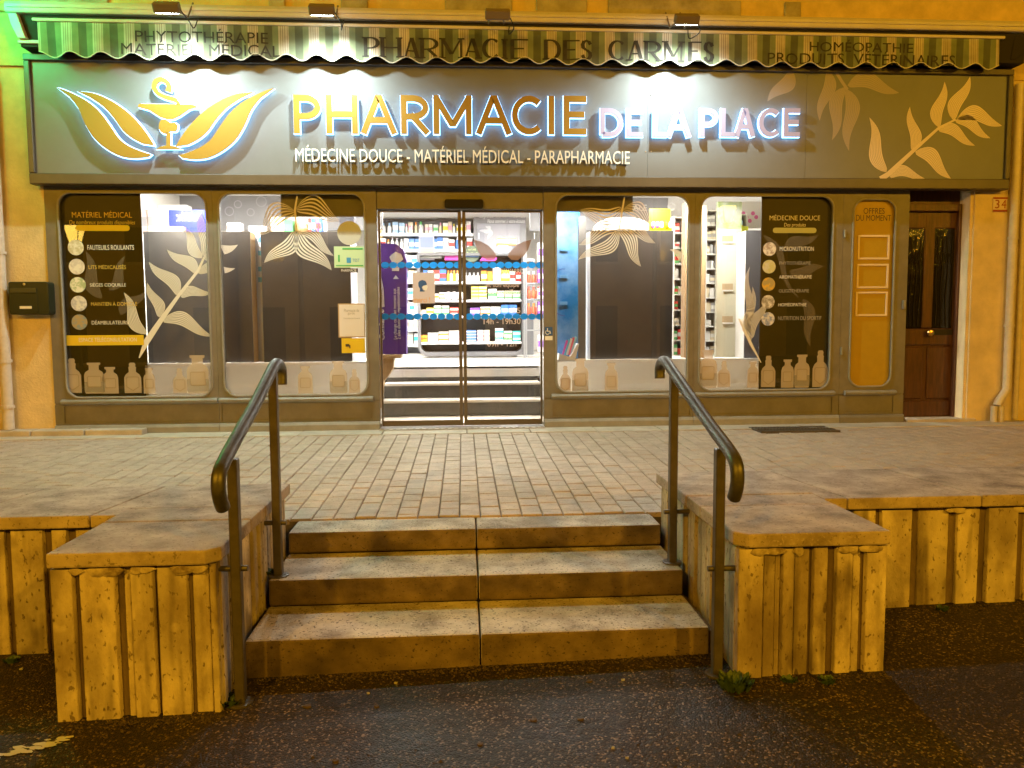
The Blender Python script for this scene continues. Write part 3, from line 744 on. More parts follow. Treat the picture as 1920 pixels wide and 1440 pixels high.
stem_part(f1, M_vinyl, YV+0.0014, [(261, 671), (275, 640), (304, 597), (335, 554), (371, 508), (385, 478)], [0.012, 0.06, 0.045, 0.032, 0.026, 0.018])
for (bs, tp, wd, bd) in (((190, 560), (160, 470), 26, .05), ((205, 545), (235, 480), 20, -.05), ((225, 590), (275, 545), 22, .05)): leaf_part(f1, M_vinyl_dim, YV+0.0006, bs, tp, wd, bd)
# window 2
stem_part(f2, M_vinyl, YV+0.0014, [(557, 367), (553, 393), (556, 434)], [0.014, 0.02, 0.026])
for (bs, tp, wd, bd, fl) in (((553, 395), (486, 441), 44, -.16, .45), ((555, 391), (636, 415), 44, .16, .45), ((554, 434), (495, 493), 32, .1, .6), ((557, 435), (622, 507), 36, -.08, .62), ((558, 433), (626, 480), 24, .1, .6)):
    leaf_part(f2, M_vinyl, YV+0.001, bs, tp, wd, bd, fill=fl*0.95, n=6)
# window 3
stem_part(f3, M_vinyl, YV+0.0014, [(1171, 369), (1167, 392), (1161, 431)], [0.014, 0.02, 0.026])
for (bs, tp, wd, bd, fl) in (((1167, 392), (1087, 394), 44, .2, .45), ((1160, 429), (1086, 459), 32, -.1, .55), ((1160, 430), (1084, 487), 30, .12, .6), ((1161, 429), (1202, 500), 30, .06, .62), ((1163, 427), (1229, 456), 28, .12, .5), ((1169, 391), (1224, 427), 36, .16, .45)):
    leaf_part(f3, M_vinyl, YV+0.001, bs, tp, wd, bd, fill=fl*0.95, n=6)
leaf_part(f3, M_vinyl, YV+0.001, (1300, 490), (1256, 468), 18, .05, urange=(0.45, 1), fill=.8)
# window 4
stem_part(f4, M_vinyl, YV+0.0014, [(1427, 680), (1408, 645), (1386, 598)], [0.008, 0.03, 0.022])
for (bs, tp, wd, bd) in (((1408, 640), (1411, 537), 20, .05), ((1410, 634), (1438, 563), 24, .1), ((1394, 612), (1406, 500), 18, -.04)): leaf_part(f4, M_vinyl, YV+0.001, bs, tp, wd, bd)
for (bs, tp, wd, bd) in (((1470, 470), (1535, 440), 24, .05), ((1480, 510), (1545, 500), 24, -.05), ((1430, 440), (1500, 560), 14, .02), ((1505, 560), (1520, 650), 24, .05)): leaf_part(f4, M_vinyl_dim, YV+0.0006, bs, tp, wd, bd)
text_px('MÉDECINE DOUCE', 1443, 1538, 402, 413, YV, M_txt_white, f4); text_px('Des produits', 1470, 1511, 418, 427, YV, M_txt_white, f4, shear=0.15)
pill(f4, 1449, 1531, 427, 437, mat('pale_green_vinyl', (0.5, 0.55, 0.48), 0.5))
for i, (u, v, s, u1, g) in enumerate(((1443, 467, 'MICRONUTRITION', 1526, 0), (1442, 500, 'PHYTOTHÉRAPIE', 1520, 1), (1441, 533, 'AROMATHÉRAPIE', 1522, 0), (1440, 566, 'OLIGOTHÉRAPIE', 1517, 1), (1440, 598, 'HOMÉOPATHIE', 1512, 0), (1439, 598, 'NUTRITION DU SPORTIF', 1540, 1))):
    if i < 5: photo_disc(f4, u, v, 12.5, 5+i)
    vv = 466.5+26*i
    text_px(s, 1462-i*0.6, u1, vv-4, vv+4, YV, M_txt_grey if g else M_txt_white, f4)
# bottles printed along the bottom of the windows
def bottle(parent, u, wd, vtop, kind, vb=738):
    y = YV+0.0002; b = W(u, vb, y); t = W(u, vtop, y); w2 = wd/178/2; H = t.z-b.z; x = b.x; z = b.z
    nk = 0.42 if kind != 'B' else 0.5
    if kind == 'A': prof = [(1, 0.02), (1, .52), (.8, .62), (nk, .70), (nk, .80), (nk*1.15, .84), (nk*0.8, .88), (nk*0.95, .95), (nk*0.6, 1.0)]
    elif kind == 'B': prof = [(.88, 0.0), (1, .08), (1, .60), (.85, .70), (nk, .77), (nk, .92), (nk*1.35, .94), (nk*1.35, 1.0)]
    else: prof = [(1, 0.0), (1, .60), (.85, .72), (nk*1.1, .80), (nk*1.1, .90), (nk*1.6, .92), (nk*1.6, 1.0)]
    pts = [(x+r*w2, z+h*H) for r, h in prof]+[(x-r*w2, z+h*H) for r, h in reversed(prof)]
    o = MB().sheet(pts, y).build('bottle_print', M_bottle, parent)
    if kind == 'A': lp = [(x-.72*w2, z+.5*H), (x-.6*w2, z+.54*H), (x+.6*w2, z+.54*H), (x+.72*w2, z+.5*H), (x+.72*w2, z+.22*H), (x, z+.1*H), (x-.72*w2, z+.22*H)]
    else: lp = rrect(x-.66*w2, x+.66*w2, z+.22*H, z+.56*H, .12*w2, 2)
    if kind == 'B': MB().sheet([(x-w2, z+.05*H), (x+w2, z+.05*H), (x+w2, z+.38*H), (x-w2, z+.38*H)], y-0.0003).build('liquid_print', M_bottle_liq, parent)
    MB().sheet(lp, y-0.0005).build('label_print', M_bottle, parent)
    MB().stroke(lp+[lp[0], lp[1]], 0.008, y-0.0008).build('label_outline', M_bottle_line, parent)
for f, L in ((f1, ((137, 30, 672, 'A'), (178, 34, 680, 'B'), (208, 27, 688, 'C'), (250, 29, 680, 'A'), (281, 20, 690, 'C'), (338, 24, 690, 'A'), (372, 38, 666, 'B'))),
             (f2, ((573, 26, 686, 'C'), (635, 31, 677, 'B'), (665, 20, 692, 'A'))), (f3, ((1060, 20, 686, 'A'), (1088, 30, 672, 'B'), (1146, 24, 680, 'C')))):
    for b_ in L: bottle(f, *b_)
for b_ in ((1327, 34, 656, 'B'), (1357, 24, 677, 'A'), (1411, 21, 678, 'C'), (1440, 27, 667, 'A'), (1476, 24, 674, 'C'), (1503, 29, 665, 'B'), (1537, 29, 657, 'A')): bottle(f4, *b_, vb=727)
# stickers on window 2
def sticker(parent, name, u0, u1, v0, v1, mt, y=YV, th=0.003):
    a = W(u0, v1, y); b = W(u1, v0, y); return MB().box(a.x, b.x, y-th, y, a.z, b.z).build(name, mt, parent), a, b
c = W(655, 437, YV); MB().prism(circle(c.x, c.z, 0.118), YV-0.004, YV).build('round_sticker', mat('grey_disc', (0.5, 0.5, 0.46), 0.5), f2)
text_px('bienvenue', 636, 676, 433, 440, YV-0.005, M_txt_grey, f2)
M_gsign = mat('pale_green_sign', (0.52, 0.7, 0.45), 0.5); M_grn = mat('sign_green', (0.06, 0.42, 0.12), 0.5); M_blu = mat('sign_blue', (0.05, 0.3, 0.6), 0.5)
sticker(f2, 'green_notice', 627, 683, 462, 502, M_gsign)
sticker(f2, 'notice_bar', 642, 680, 465, 468, M_grn, YV-0.0035, 0.001); sticker(f2, 'notice_bar', 630, 681, 497, 499, M_grn, YV-0.0035, 0.001)
sticker(f2, 'notice_mark', 634, 637, 478, 491, M_grn, YV-0.0035, 0.001); sticker(f2, 'notice_mark', 650, 658, 483, 493, M_blu, YV-0.0035, 0.001)
text_px('TEST', 661, 674, 485, 491, YV-0.0045, M_blu, f2)
sticker(f2, 'name_strip', 637, 671, 503, 511, M_txt_dark); text_px('PHARMACIE', 640, 668, 504.5, 509.5, YV-0.004, M_txt_white, f2)
M_paper = mat('notice_paper', (0.72, 0.66, 0.64), 0.7)
sticker(f2, 'notice_frame', 635, 684, 569, 633, M_lightwood); sticker(f2, 'paper_notice', 637, 682, 571, 631, M_paper, YV-0.0035, 0.001)
text_px('Pharmacie de', 645, 673, 579, 585, YV-0.0055, M_txt_grey, f2); text_px('garde', 652, 665, 585, 591, YV-0.0055, M_txt_grey, f2)
text_px('Consultez nos horaires', 644, 675, 595, 598, YV-0.0055, M_txt_grey, f2)
sticker(f2, 'camera_sticker', 641, 684, 634, 662, M_yellow)
sticker(f2, 'camera_symbol', 648, 655, 645, 650, M_txt_dark, YV-0.0035, 0.001); sticker(f2, 'camera_symbol', 655, 657, 647, 653, M_txt_dark, YV-0.0035, 0.001)

# ------------------------------------------------------------------ sliding doors
DY = 0.06
dxl, dxr = -0.836, 0.812
zh = W(860, 394, DY).z
MB().box(dxl, dxr, 0.0, 0.14, zh, 2.44).build('door_header', M_taupe, shop, bevel=0.004)
c = W(870, 384, -0.03)
MB().prism(rrect(c.x-0.19, c.x+0.19, zh+0.005, zh+0.09, 0.02), -0.05, -0.001).build('door_sensor', M_dark, shop, bevel=0.004)
MB().box(dxl-0.002, dxr+0.002, -0.12, 0.14, -0.04, 0.012).build('threshold_plate', mat('ribbed_aluminium', (0.55, 0.53, 0.5), 0.35, metal=0.8), shop)
for i in range(26):
    x = dxl+0.02+i*(dxr-dxl-0.04)/25
    MB().box(x-0.014, x+0.014, -0.115, -0.01, 0.0125, 0.018).build('tread_strip', M_metal, shop)
doors = []
for s, (a, b) in ((-1, (dxl+0.004, -0.008)), (1, (0.004, dxr-0.004))):
    mb = MB(); y0, y1 = DY, DY+0.035
    ring(mb, a, b, 0.02, zh-0.004, rrect(a+(0.02 if s < 0 else 0.032), b-(0.032 if s < 0 else 0.02), 0.075, zh-0.02, 0.001, 6), y0, y1)
    dr = mb.build('sliding_door', M_doorframe, shop); doors.append(dr)
    MB().box(a+0.018, b-0.018, DY+0.014, DY+0.02, 0.07, zh-0.015).build('door_pane', M_glass, dr)
    MB().box((a if s < 0 else b-0.008), (a+0.008 if s < 0 else b), DY-0.012, DY-0.001, 0.02, zh-0.01).build('edge_strip', M_metal, dr)
M_dot = mat('blue_safety_dot', (0.02, 0.27, 0.62), 0.5)
for _m in (M_dot,):
    _b = _m.node_tree; _p = _b.nodes['Principled BSDF']; _tl = _b.nodes.new('ShaderNodeBsdfTranslucent'); _tl.inputs[0].default_value = (0.02, 0.36, 0.9, 1); _mx = _b.nodes.new('ShaderNodeMixShader'); _mx.inputs[0].default_value = 0.65
    _b.links.new(_p.outputs[0], _mx.inputs[1]); _b.links.new(_tl.outputs[0], _mx.inputs[2]); _b.links.new(_mx.outputs[0], _b.nodes['Material Output'].inputs[0])
M_dotband = mat('blue_safety_band', (0.1, 0.42, 0.72), 0.5, alpha=0.35)
YD = DY+0.0115
for v in (497, 593.5):
    for dr, u0, u1, n in ((doors[0], 722, 858, 10), (doors[1], 880, 1012, 10)):
        a = W(u0-12, v+5, YD+0.0008); b = W(u1+6, v-5, YD+0.0008)
        MB().sheet([(a.x, a.z), (b.x, a.z), (b.x, b.z), (a.x, b.z)], YD+0.0008).build('dot_band', M_dotband, dr)
        for k in range(n):
            c = W(u0+(u1-u0)*k/(n-1), v, YD); MB().sheet(circle(c.x, c.z, 0.04, 18, 0.032), YD).build('safety_dot', M_dot, dr)
M_brownleaf = mat('brown_leaf_vinyl', (0.3, 0.18, 0.14), 0.6, alpha=0.8)
def pxpoly(parent, pts, y, mt, name): 
    P = [W(u, v, y) for u, v in pts]; return MB().sheet([(p.x, p.z) for p in P], y).build(name, mt, parent)
q = 180/1080.0
pxpoly(doors[1], [(860+u*q, 380+v*q) for u, v in ((165, 415), (250, 435), (330, 480), (390, 540), (430, 600), (400, 640), (330, 650), (260, 610), (215, 540))], YD, M_brownleaf, 'logo_leaf')
pxpoly(doors[1], [(860+u*q, 380+v*q) for u, v in ((820, 415), (740, 435), (650, 480), (590, 540), (550, 600), (590, 640), (660, 650), (730, 600), (780, 530))], YD, M_brownleaf, 'logo_leaf')
M_txt_pink = mat('pale_pink_print', (0.72, 0.6, 0.58), 0.6)
d1 = doors[1]
text_px('NAVARRO', 940, 982, 504, 513, YD-0.001, M_txt_pink, d1); text_px('et son équipe', 912, 973, 530, 541, YD-0.001, M_txt_pink, d1)
text_px('vous accueillent', 905, 977, 542, 551, YD-0.001, M_txt_pink, d1)
text_px('14h - 19h30', 907, 976, 597, 608, YD-0.001, M_txt_pink, d1); text_px('samedi', 928, 960, 626, 635, YD-0.001, M_txt_pink, d1); text_px('09h - 12h', 914, 968, 640, 650, YD-0.001, M_txt_pink, d1)
text_px('15', 963, 976, 577, 587, YD-0.001, M_txt_pink, d1)
d0 = doors[0]
M_poster = mat('lilac_poster', (0.62, 0.55, 0.62), 0.6)
sticker(d0, 'mask_poster', 774, 815, 511, 569, M_poster, YD, 0.002)
M_navy = mat('navy_print', (0.03, 0.1, 0.28), 0.5); M_orange = mat('orange_print', (0.75, 0.4, 0.15), 0.5)
head = [(505, 900), (520, 880), (550, 870), (585, 880), (600, 905), (602, 925), (560, 935), (545, 950), (560, 985), (580, 990), (575, 1000), (522, 1000), (525, 970), (508, 940)]
pxpoly(d0, [(700+u*q, 380+v*q) for u, v in head], YD-0.0028, M_navy, 'masked_head_print')
pxpoly(d0, [(700+u*q, 380+v*q) for u, v in ((560, 935), (600, 925), (613, 945), (600, 985), (575, 985), (550, 955))], YD-0.0030, M_white, 'mask_print')
text_px('merci !', 776, 806, 557, 567, YD-0.0028, M_orange, d0)
# wheelchair sticker on the jamb
j, a, b = sticker(shop, 'wheelchair_sticker', 1021.5, 1036, 613, 629, M_navy, -0.0125, 0.001); sticker(shop, 'white_sticker', 1022, 1036, 630, 638, M_white, -0.0125, 0.001)
cx, cz = (a.x+b.x)/2, (a.z+b.z)/2
MB().stroke([(cx-0.012, cz+0.03), (cx-0.012, cz), (cx+0.012, cz), (cx+0.02, cz-0.025)], 0.007, -0.0142).stroke([(cx-0.012+0.02*math.cos(t), cz-0.012+0.02*math.sin(t)) for t in [2.0+i*0.42 for i in range(11)]], 0.006, -0.0144).build('wheelchair_symbol', M_white, shop)

# ------------------------------------------------------------------ sign board
SY = -0.12
sg = empty('sign_board', (0.76, -0.06, 2.37), 'long grey pharmacy fascia sign with gold backlit letters and leaf logo', 'sign')
sx0, sx1, sz0, sz1 = -4.04, 5.56, 2.385, 3.57
MB().box(sx0, sx1, SY+0.012, -0.0305, sz0, sz1).build('backing', M_sign_frame, sg)
edges = [sx0+0.055, W(1215, 200, SY).x, W(1512, 200, SY).x, sx1-0.05]
edges.insert(1, W(672, 200, SY).x)
for a, b in zip(edges[:-1], edges[1:]): MB().box(a+0.0012, b-0.0012, SY, SY+0.0115, sz0+0.105, sz1-0.06).build('board_panel', M_sign, sg)
for u, v in ((1213, 178), (1211, 284), (1221, 178), (1221, 284), (669, 178), (676, 178)):
    c = W(u, v, SY-0.003); k = MB().lathe(0, 0, [(0.007, 0), (0.007, 0.003), (0.004, 0.004)], 10); k.v = [Vector((c.x+p.x, SY-p.z, c.z+p.y)) for p in k.v]; k.build('screw', M_metal, sg)
MB().box(sx0, sx1, SY-0.03, SY+0.0118, sz0, sz0+0.1).build('frame_rail', M_sign_frame, sg, bevel=0.006)
MB().box(sx0, sx1, SY-0.035, SY+0.0118, sz1-0.058, sz1).build('frame_rail', M_sign_frame, sg, bevel=0.006)
MB().box(sx0, sx0+0.053, SY-0.03, SY+0.0118, sz0+0.101, sz1-0.059).build('frame_rail', M_sign_frame, sg, bevel=0.006)
MB().box(sx1-0.048, sx1, SY-0.03, SY+0.0118, sz0+0.101, sz1-0.059).build('frame_rail', M_sign_frame, sg, bevel=0.006)
def arcp(cx, cy, rx, ry, a0, a1, n=14): return [(cx+rx*math.cos(math.radians(a0+(a1-a0)*k/n)), cy+ry*math.sin(math.radians(a0+(a1-a0)*k/n))) for k in range(n+1)]
bowl = [(0, 1)]+arcp(0.42, 0.72, 0.58, 0.28, 90, -90)+[(0, 0.44)]
GLYPH = {
 'P': [[(0, 0), (0, 1)], bowl], 'R': [[(0, 0), (0, 1)], bowl, [(0.42, 0.44), (1, 0)]], 'H': [[(0, 0), (0, 1)], [(1, 0), (1, 1)], [(0, .5), (1, .5)]],
 'A': [[(0, 0), (.455, 1), (.545, 1), (1, 0)], [(.19, .33), (.81, .33)]], 'M': [[(0, 0), (0, 1)], [(1, 0), (1, 1)], [(.02, .98), (.46, .24), (.54, .24), (.98, .98)]], 'C': [arcp(.58, .5, .58, .5, 48, 312, 24)],
 'I': [[(.5, 0), (.5, 1)]], 'E': [[(1, 1), (0, 1), (0, 0), (1, 0)], [(0, .52), (.88, .52)]], 'D': [[(0, 0), (0, 1)]+arcp(.38, .5, .62, .5, 90, -90)+[(0, 0)]], 'L': [[(0, 1), (0, 0), (1, 0)]],
 'S': [[(.95, .82), (.8, .95), (.5, 1), (.2, .95), (.05, .8), (.1, .62), (.35, .53), (.65, .46), (.92, .36), (.97, .2), (.8, .05), (.5, 0), (.18, .05), (.03, .2)]]}
def letter(parent, ch, u0, u1, v0, v1, sw, y0, y1, mt, edge=None):
    a = W(u0, v1, y0); b = W(u1, v0, y0); x0, x1, z0, z1 = a.x+sw/2, b.x-sw/2, a.z+sw/2, b.z-sw/2
    def make(wd, ya, yb, ext):
        mb = MB()
        for i, st_ in enumerate(GLYPH[ch]):
            p = [(x0+(x1-x0)*q_[0], z0+(z1-z0)*q_[1]) for q_ in st_]
            # lengthen free ends by half the stroke
            for e, nb in ((0, 1), (-1, -2)):
                if st_[0] == st_[-1] and len(st_) > 2: break
                dv = Vector((p[e][0]-p[nb][0], p[e][1]-p[nb][1])).normalized(); 
                if ch not in 'C': p[e] = (p[e][0]+dv.x*(sw/2*0.98+ext), p[e][1]+dv.y*(sw/2*0.98+ext))
                else: p[e] = (p[e][0]+dv.x*ext, p[e][1]+dv.y*ext)
            mb.stroke(p, wd, ya-0.0004*i, yb-0.0004*i)
        return mb
    o = make(sw, y0, y1, 0).build('letter', mt, parent)
    if edge: make(sw+0.01, y1+0.0008, y1+0.022, 0.005).build('lit_edge', edge, o)
    return o
LY = SY-0.075
for ch, u0, u1 in (('P', 551, 600), ('H', 612, 670), ('A', 678, 742), ('R', 752, 803), ('M', 813, 884), ('A', 894, 958), ('C', 960, 1017), ('I', 1028, 1040), ('E', 1057, 1100)):
    t_ = (u0-551)/550*2; letter(sg, ch, u0, u1, 178+t_, 250+t_, 0.057, LY, LY+0.02, M_gold, M_halo)
for ch, u0, u1 in (('D', 1126, 1169), ('E', 1175, 1206), ('L', 1225, 1251), ('A', 1252, 1296), ('P', 1313, 1348), ('L', 1352, 1381), ('A', 1379, 1416), ('C', 1423, 1464), ('E', 1470, 1501)):
    letter(sg, ch, u0, u1, 203, 256, 0.044, LY, LY+0.02, M_lilac, M_halo)
# tagline, thin raised letters
def raised_text(body, u0, u1, v0, v1, y, th, mt, parent, name='tagline'):
    vs, fs = text_mesh(body, 0.0, 0.0); a = W(u0, v1, y); b = W(u1, v0, y)
    xs_ = [v.x for v in vs]; ys_ = [v.y for v in vs]; sx_ = (b.x-a.x)/(max(xs_)-min(xs_)); sy_ = (b.z-a.z)/(max(ys_)-min(ys_))
    P = [(a.x+(v.x-min(xs_))*sx_, a.z+(v.y-min(ys_))*sy_) for v in vs]; n = len(P); mb = MB()
    cnt = {}
    for f in fs:
        for i in range(len(f)):
            e = (f[i], f[(i+1) % len(f)]); cnt[e] = 1
    mb.add([(p[0], y, p[1]) for p in P]+[(p[0], y+th, p[1]) for p in P], list(fs)+[(e[1], e[0], e[0]+n, e[1]+n) for e in cnt if (e[1], e[0]) not in cnt])
    o = mb.build(name, mt, parent); return o
raised_text('MÉDECINE DOUCE - MATÉRIEL MÉDICAL - PARAPHARMACIE', 554, 1181, 277, 303, SY-0.05, 0.02, M_white_letter, sg)
# logo
def logo_piece(pts3, name, mirror=None):
    P = []
    for u, v in pts3:
        if mirror: u, v = mirror-u, v+6
        p = W(u/3, v/3, LY); P.append((p.x, p.z))
    if sum(P[i][0]*P[(i+1) % len(P)][1]-P[(i+1) % len(P)][0]*P[i][1] for i in range(len(P))) < 0: P = P[::-1]
    o = MB().prism(P, LY, LY+0.02).build(name, M_gold, sg)
    n = len(P); Q = []
    for i in range(n):
        a = Vector(P[i-1]); b = Vector(P[i]); c = Vector(P[(i+1) % n]); d1_ = (b-a).normalized(); d2_ = (c-b).normalized()
        nn = Vector((d1_.y+d2_.y, -d1_.x-d2_.x)); nn = nn.normalized() if nn.length > 1e-5 else Vector((d1_.y, -d1_.x)); Q.append((b.x+nn.x*0.007, b.y+nn.y*0.007))
    MB().prism(Q, LY+0.0208, LY+0.042).build('lit_edge', M_halo, o)
up = curve_pts([(430, 512), (520, 522), (600, 552), (680, 600), (750, 660), (810, 730), (850, 790), (865, 818)], 3)+curve_pts([(800, 808), (745, 780), (690, 735), (640, 665), (580, 600), (500, 545)], 3)
lo = curve_pts([(313, 490), (350, 500), (420, 530), (500, 575), (565, 635), (620, 710), (665, 775), (715, 815), (780, 845), (850, 868)], 3)+curve_pts([(830, 882), (760, 890), (680, 880), (600, 840), (530, 780), (480, 700), (440, 610), (390, 545)], 3)
for mr in (None, 1853):
    logo_piece(up, 'logo_leaf', mr); logo_piece(lo, 'logo_leaf', mr)
logo_piece([(790, 583), (1068, 586), (1100, 592), (1104, 602), (1060, 615), (1010, 650), (975, 668), (940, 672), (895, 657), (835, 618), (778, 602), (776, 590)], 'logo_cup')
logo_piece(curve_pts([(893, 700), (905, 675), (935, 672), (958, 690), (985, 690), (998, 710), (985, 738), (955, 738), (935, 752), (908, 745), (893, 725)], 3), 'logo_cup_stem')
logo_piece([(935, 745), (957, 745), (957, 818), (985, 822), (1022, 838), (876, 838), (908, 822), (935, 818)], 'logo_cup_foot')
sp = [W(u/3, v/3, LY) for u, v in curve_pts([(1005, 588), (985, 562), (930, 545), (885, 522), (866, 490), (876, 458), (905, 446), (935, 460), (950, 488), (944, 515)], 4)]
sn = MB().stroke([(p.x, p.z) for p in sp], [0.03]*4+[0.042]*(len(sp)-8)+[0.046]*4, LY, LY+0.02).build('logo_snake', M_gold, sg)
MB().stroke([(p.x, p.z) for p in sp], 0.055, LY+0.0208, LY+0.042).build('lit_edge', M_halo, sn)
# printed branches at the right end of the sign
YL = SY-0.0015
for (bs, tp, wd, bd) in (((1662, 323), (1630, 220), 28, .05), ((1711, 283), (1706, 200), 24, -.06), ((1760, 239), (1771, 153), 26, .05), ((1787, 225), (1819, 143), 28, .05), ((1795, 222), (1879, 236), 30, .14), ((1791, 226), (1857, 259), 24, .08),
                         ((1759, 243), (1828, 273), 24, .1), ((1716, 284), (1783, 335), 30, .1), ((1668, 332), (1734, 335), 22, .16)):
    leaf_part(sg, M_leaf, YL, bs, tp, wd, bd, n=8, fill=0.86)
stem_part(sg, M_leaf, YL-0.0005, [(1651, 336), (1665, 327), (1712, 283), (1760, 240), (1792, 224)], [0.06, 0.05, 0.036, 0.026, 0.018])
for (bs, tp, wd, bd) in (((1486, 132), (1439, 190), 30, .08), ((1553, 132), (1537, 227), 26, .04), ((1584, 163), (1560, 263), 28, -.05), ((1588, 167), (1592, 283), 30, .04), ((1589, 160), (1686, 174), 32, .12)):
    leaf_part(sg, M_leaf_dim, YL, bs, tp, wd, bd, n=8, fill=0.86)
stem_part(sg, M_leaf_dim, YL-0.0005, [(1566, 132), (1578, 152), (1589, 168)], 0.03)

# ------------------------------------------------------------------ awning
aw = empty('awning', (0.7, -0.2, 3.5), 'retracted green and cream striped awning with scalloped valance', 'awning')
hx0, hx1 = -4.10, 5.62
MB().prism_x([(-0.032, 3.885), (-0.032, 4.0), (-0.2, 4.005), (-0.285, 3.985), (-0.30, 3.955), (-0.30, 3.90), (-0.29, 3.885)], hx0, hx1).build('hood', M_hood, aw, bevel=0.004)
MB().prism_x([(-0.301, 3.925), (-0.312, 3.925), (-0.312, 3.945), (-0.301, 3.945)], hx0+0.03, hx1).build('hood_lip', M_hood, aw)
MB().box(hx0+0.1, hx1-0.03, -0.24, -0.035, 3.60, 3.884).build('fabric_roll_box', M_dark, aw)
MB().prism_x([(-0.25, 3.815), (-0.285, 3.815), (-0.29, 3.835), (-0.28, 3.845), (-0.25, 3.845)], -3.87, 5.35).build('front_bar', M_hood, aw, bevel=0.003)
MB().prism([(-4.08, 3.88), (-4.0, 3.88), (-3.93, 3.66), (-4.0, 3.66), (-4.055, 3.78)], -0.29, -0.2).build('end_bracket', M_hood, aw, bevel=0.006)
MB().box(-4.02, -3.83, -0.26, -0.04, 3.625, 3.655).build('end_bracket', M_hood, aw, bevel=0.004)
MB().prism([(5.48, 3.88), (5.58, 3.88), (5.58, 3.7), (5.5, 3.63), (5.44, 3.63)], -0.25, -0.1).build('end_bracket', M_dark, aw, bevel=0.006)
MB().prism([(-3.92, 3.80), (-3.86, 3.80), (-3.87, 3.70), (-3.84, 3.68), (-3.88, 3.66), (-3.91, 3.70)], -0.2, -0.17).build('folding_arm', mat('arm_rust', (0.3, 0.14, 0.06), 0.5), aw)
def awning_material():
    m_ = bpy.data.materials.new('striped_canvas'); m_.use_nodes = True; t = m_.node_tree; N = t.nodes; Lk = t.links; b = N['Principled BSDF']; b.inputs['Roughness'].default_value = 0.85
    g = N.new('ShaderNodeNewGeometry'); s = N.new('ShaderNodeSeparateXYZ'); Lk.new(g.outputs['Position'], s.inputs[0])
    a = N.new('ShaderNodeMath'); a.operation = 'ADD'; a.inputs[1].default_value = 10.0-0.075; Lk.new(s.outputs[0], a.inputs[0])
    d = N.new('ShaderNodeMath'); d.operation = 'DIVIDE'; d.inputs[1].default_value = 0.278; Lk.new(a.outputs[0], d.inputs[0])
    fr = N.new('ShaderNodeMath'); fr.operation = 'FRACT'; Lk.new(d.outputs[0], fr.inputs[0])
    r = N.new('ShaderNodeValToRGB'); r.color_ramp.interpolation = 'CONSTANT'; e = r.color_ramp.elements
    cream, thin, lg, dg = (0.5, 0.46, 0.38, 1), (0.27, 0.22, 0.16, 1), (0.2, 0.24, 0.14, 1), (0.1, 0.115, 0.07, 1)
    seq = [(0, lg), (0.2, dg), (0.46, lg), (0.66, cream), (0.72, thin), (0.745, cream), (0.79, thin), (0.815, cream), (0.86, thin), (0.885, cream), (0.95, thin), (0.965, cream)]
    e[0].position = 0; e[0].color = seq[0][1]; e[1].position = seq[1][0]; e[1].color = seq[1][1]
    for p_, c_ in seq[2:]: k = e.new(p_); k.color = c_
    Lk.new(fr.outputs[0], r.inputs[0])
    n = N.new('ShaderNodeTexNoise'); n.inputs['Scale'].default_value = 7; n.inputs['Detail'].default_value = 5; Lk.new(g.outputs['Position'], n.inputs['Vector'])
    mr = N.new('ShaderNodeMapRange'); mr.inputs[1].default_value = .3; mr.inputs[2].default_value = .7; mr.inputs[3].default_value = .72; mr.inputs[4].default_value = 1.1; Lk.new(n.outputs[0], mr.inputs[0])
    hs = N.new('ShaderNodeHueSaturation'); Lk.new(mr.outputs[0], hs.inputs['Value']); Lk.new(r.outputs[0], hs.inputs['Color']); Lk.new(hs.outputs[0], b.inputs['Base Color'])
    return m_
M_canvas = awning_material()
def val_y(x, z):
    t = (3.82-z)/0.3
    return -0.270-0.012*t*math.sin(2*math.pi*x/0.278+0.6)-0.008*t*math.sin(x*5.3)
def val_bottom(x): return 3.535+0.0035*x+0.026*math.cos(2*math.pi*(x-0.06)/0.278)+0.006*math.sin(x*3.1)
m = MB(); NX, NZ = 420, 6; vx0, vx1 = -3.83, 5.30
for i in range(NX+1):
    x = vx0+(vx1-vx0)*i/NX
    for j in range(NZ+1):
        z = 3.822+(val_bottom(x)-3.822)*j/NZ; m.v.append(Vector((x, val_y(x, z), z)))
for i in range(NX):
    for j in range(NZ): a = i*(NZ+1)+j; m.f.append((a+1, a+NZ+2, a+NZ+1, a))
m.build('valance', M_canvas, aw, smooth=True)
MB().tube([(x, val_y(x, val_bottom(x)), val_bottom(x)) for x in [vx0+(vx1-vx0)*i/300 for i in range(301)]], 0.0055, 6).build('piping', mat('piping_cream', (0.62, 0.6, 0.5), 0.8), aw, smooth=True)
M_vtxt = mat('faded_black_print', (0.05, 0.045, 0.036), 0.9, var=0.4, vscale=9)
vmap = lambda x, z: (x, val_y(x, z)-0.004, z)
def vtext(s, u0, u1, v0, v1): 
    a = W(u0, v1, -0.272); b = W(u1, v0, -0.272); text(s, a.x, b.x, a.z, b.z, 0, M_vtxt, aw, mapf=vmap)
vtext('PHYTOTHÉRAPIE', 254, 502, 56, 78); vtext('MATÉRIEL  MÉDICAL', 228, 524, 80, 102)
vtext('HOMÉOPATHIE', 1518, 1713, 77, 96); vtext('PRODUITS  VÉTÉRINAIRES', 1440, 1791, 99, 119)
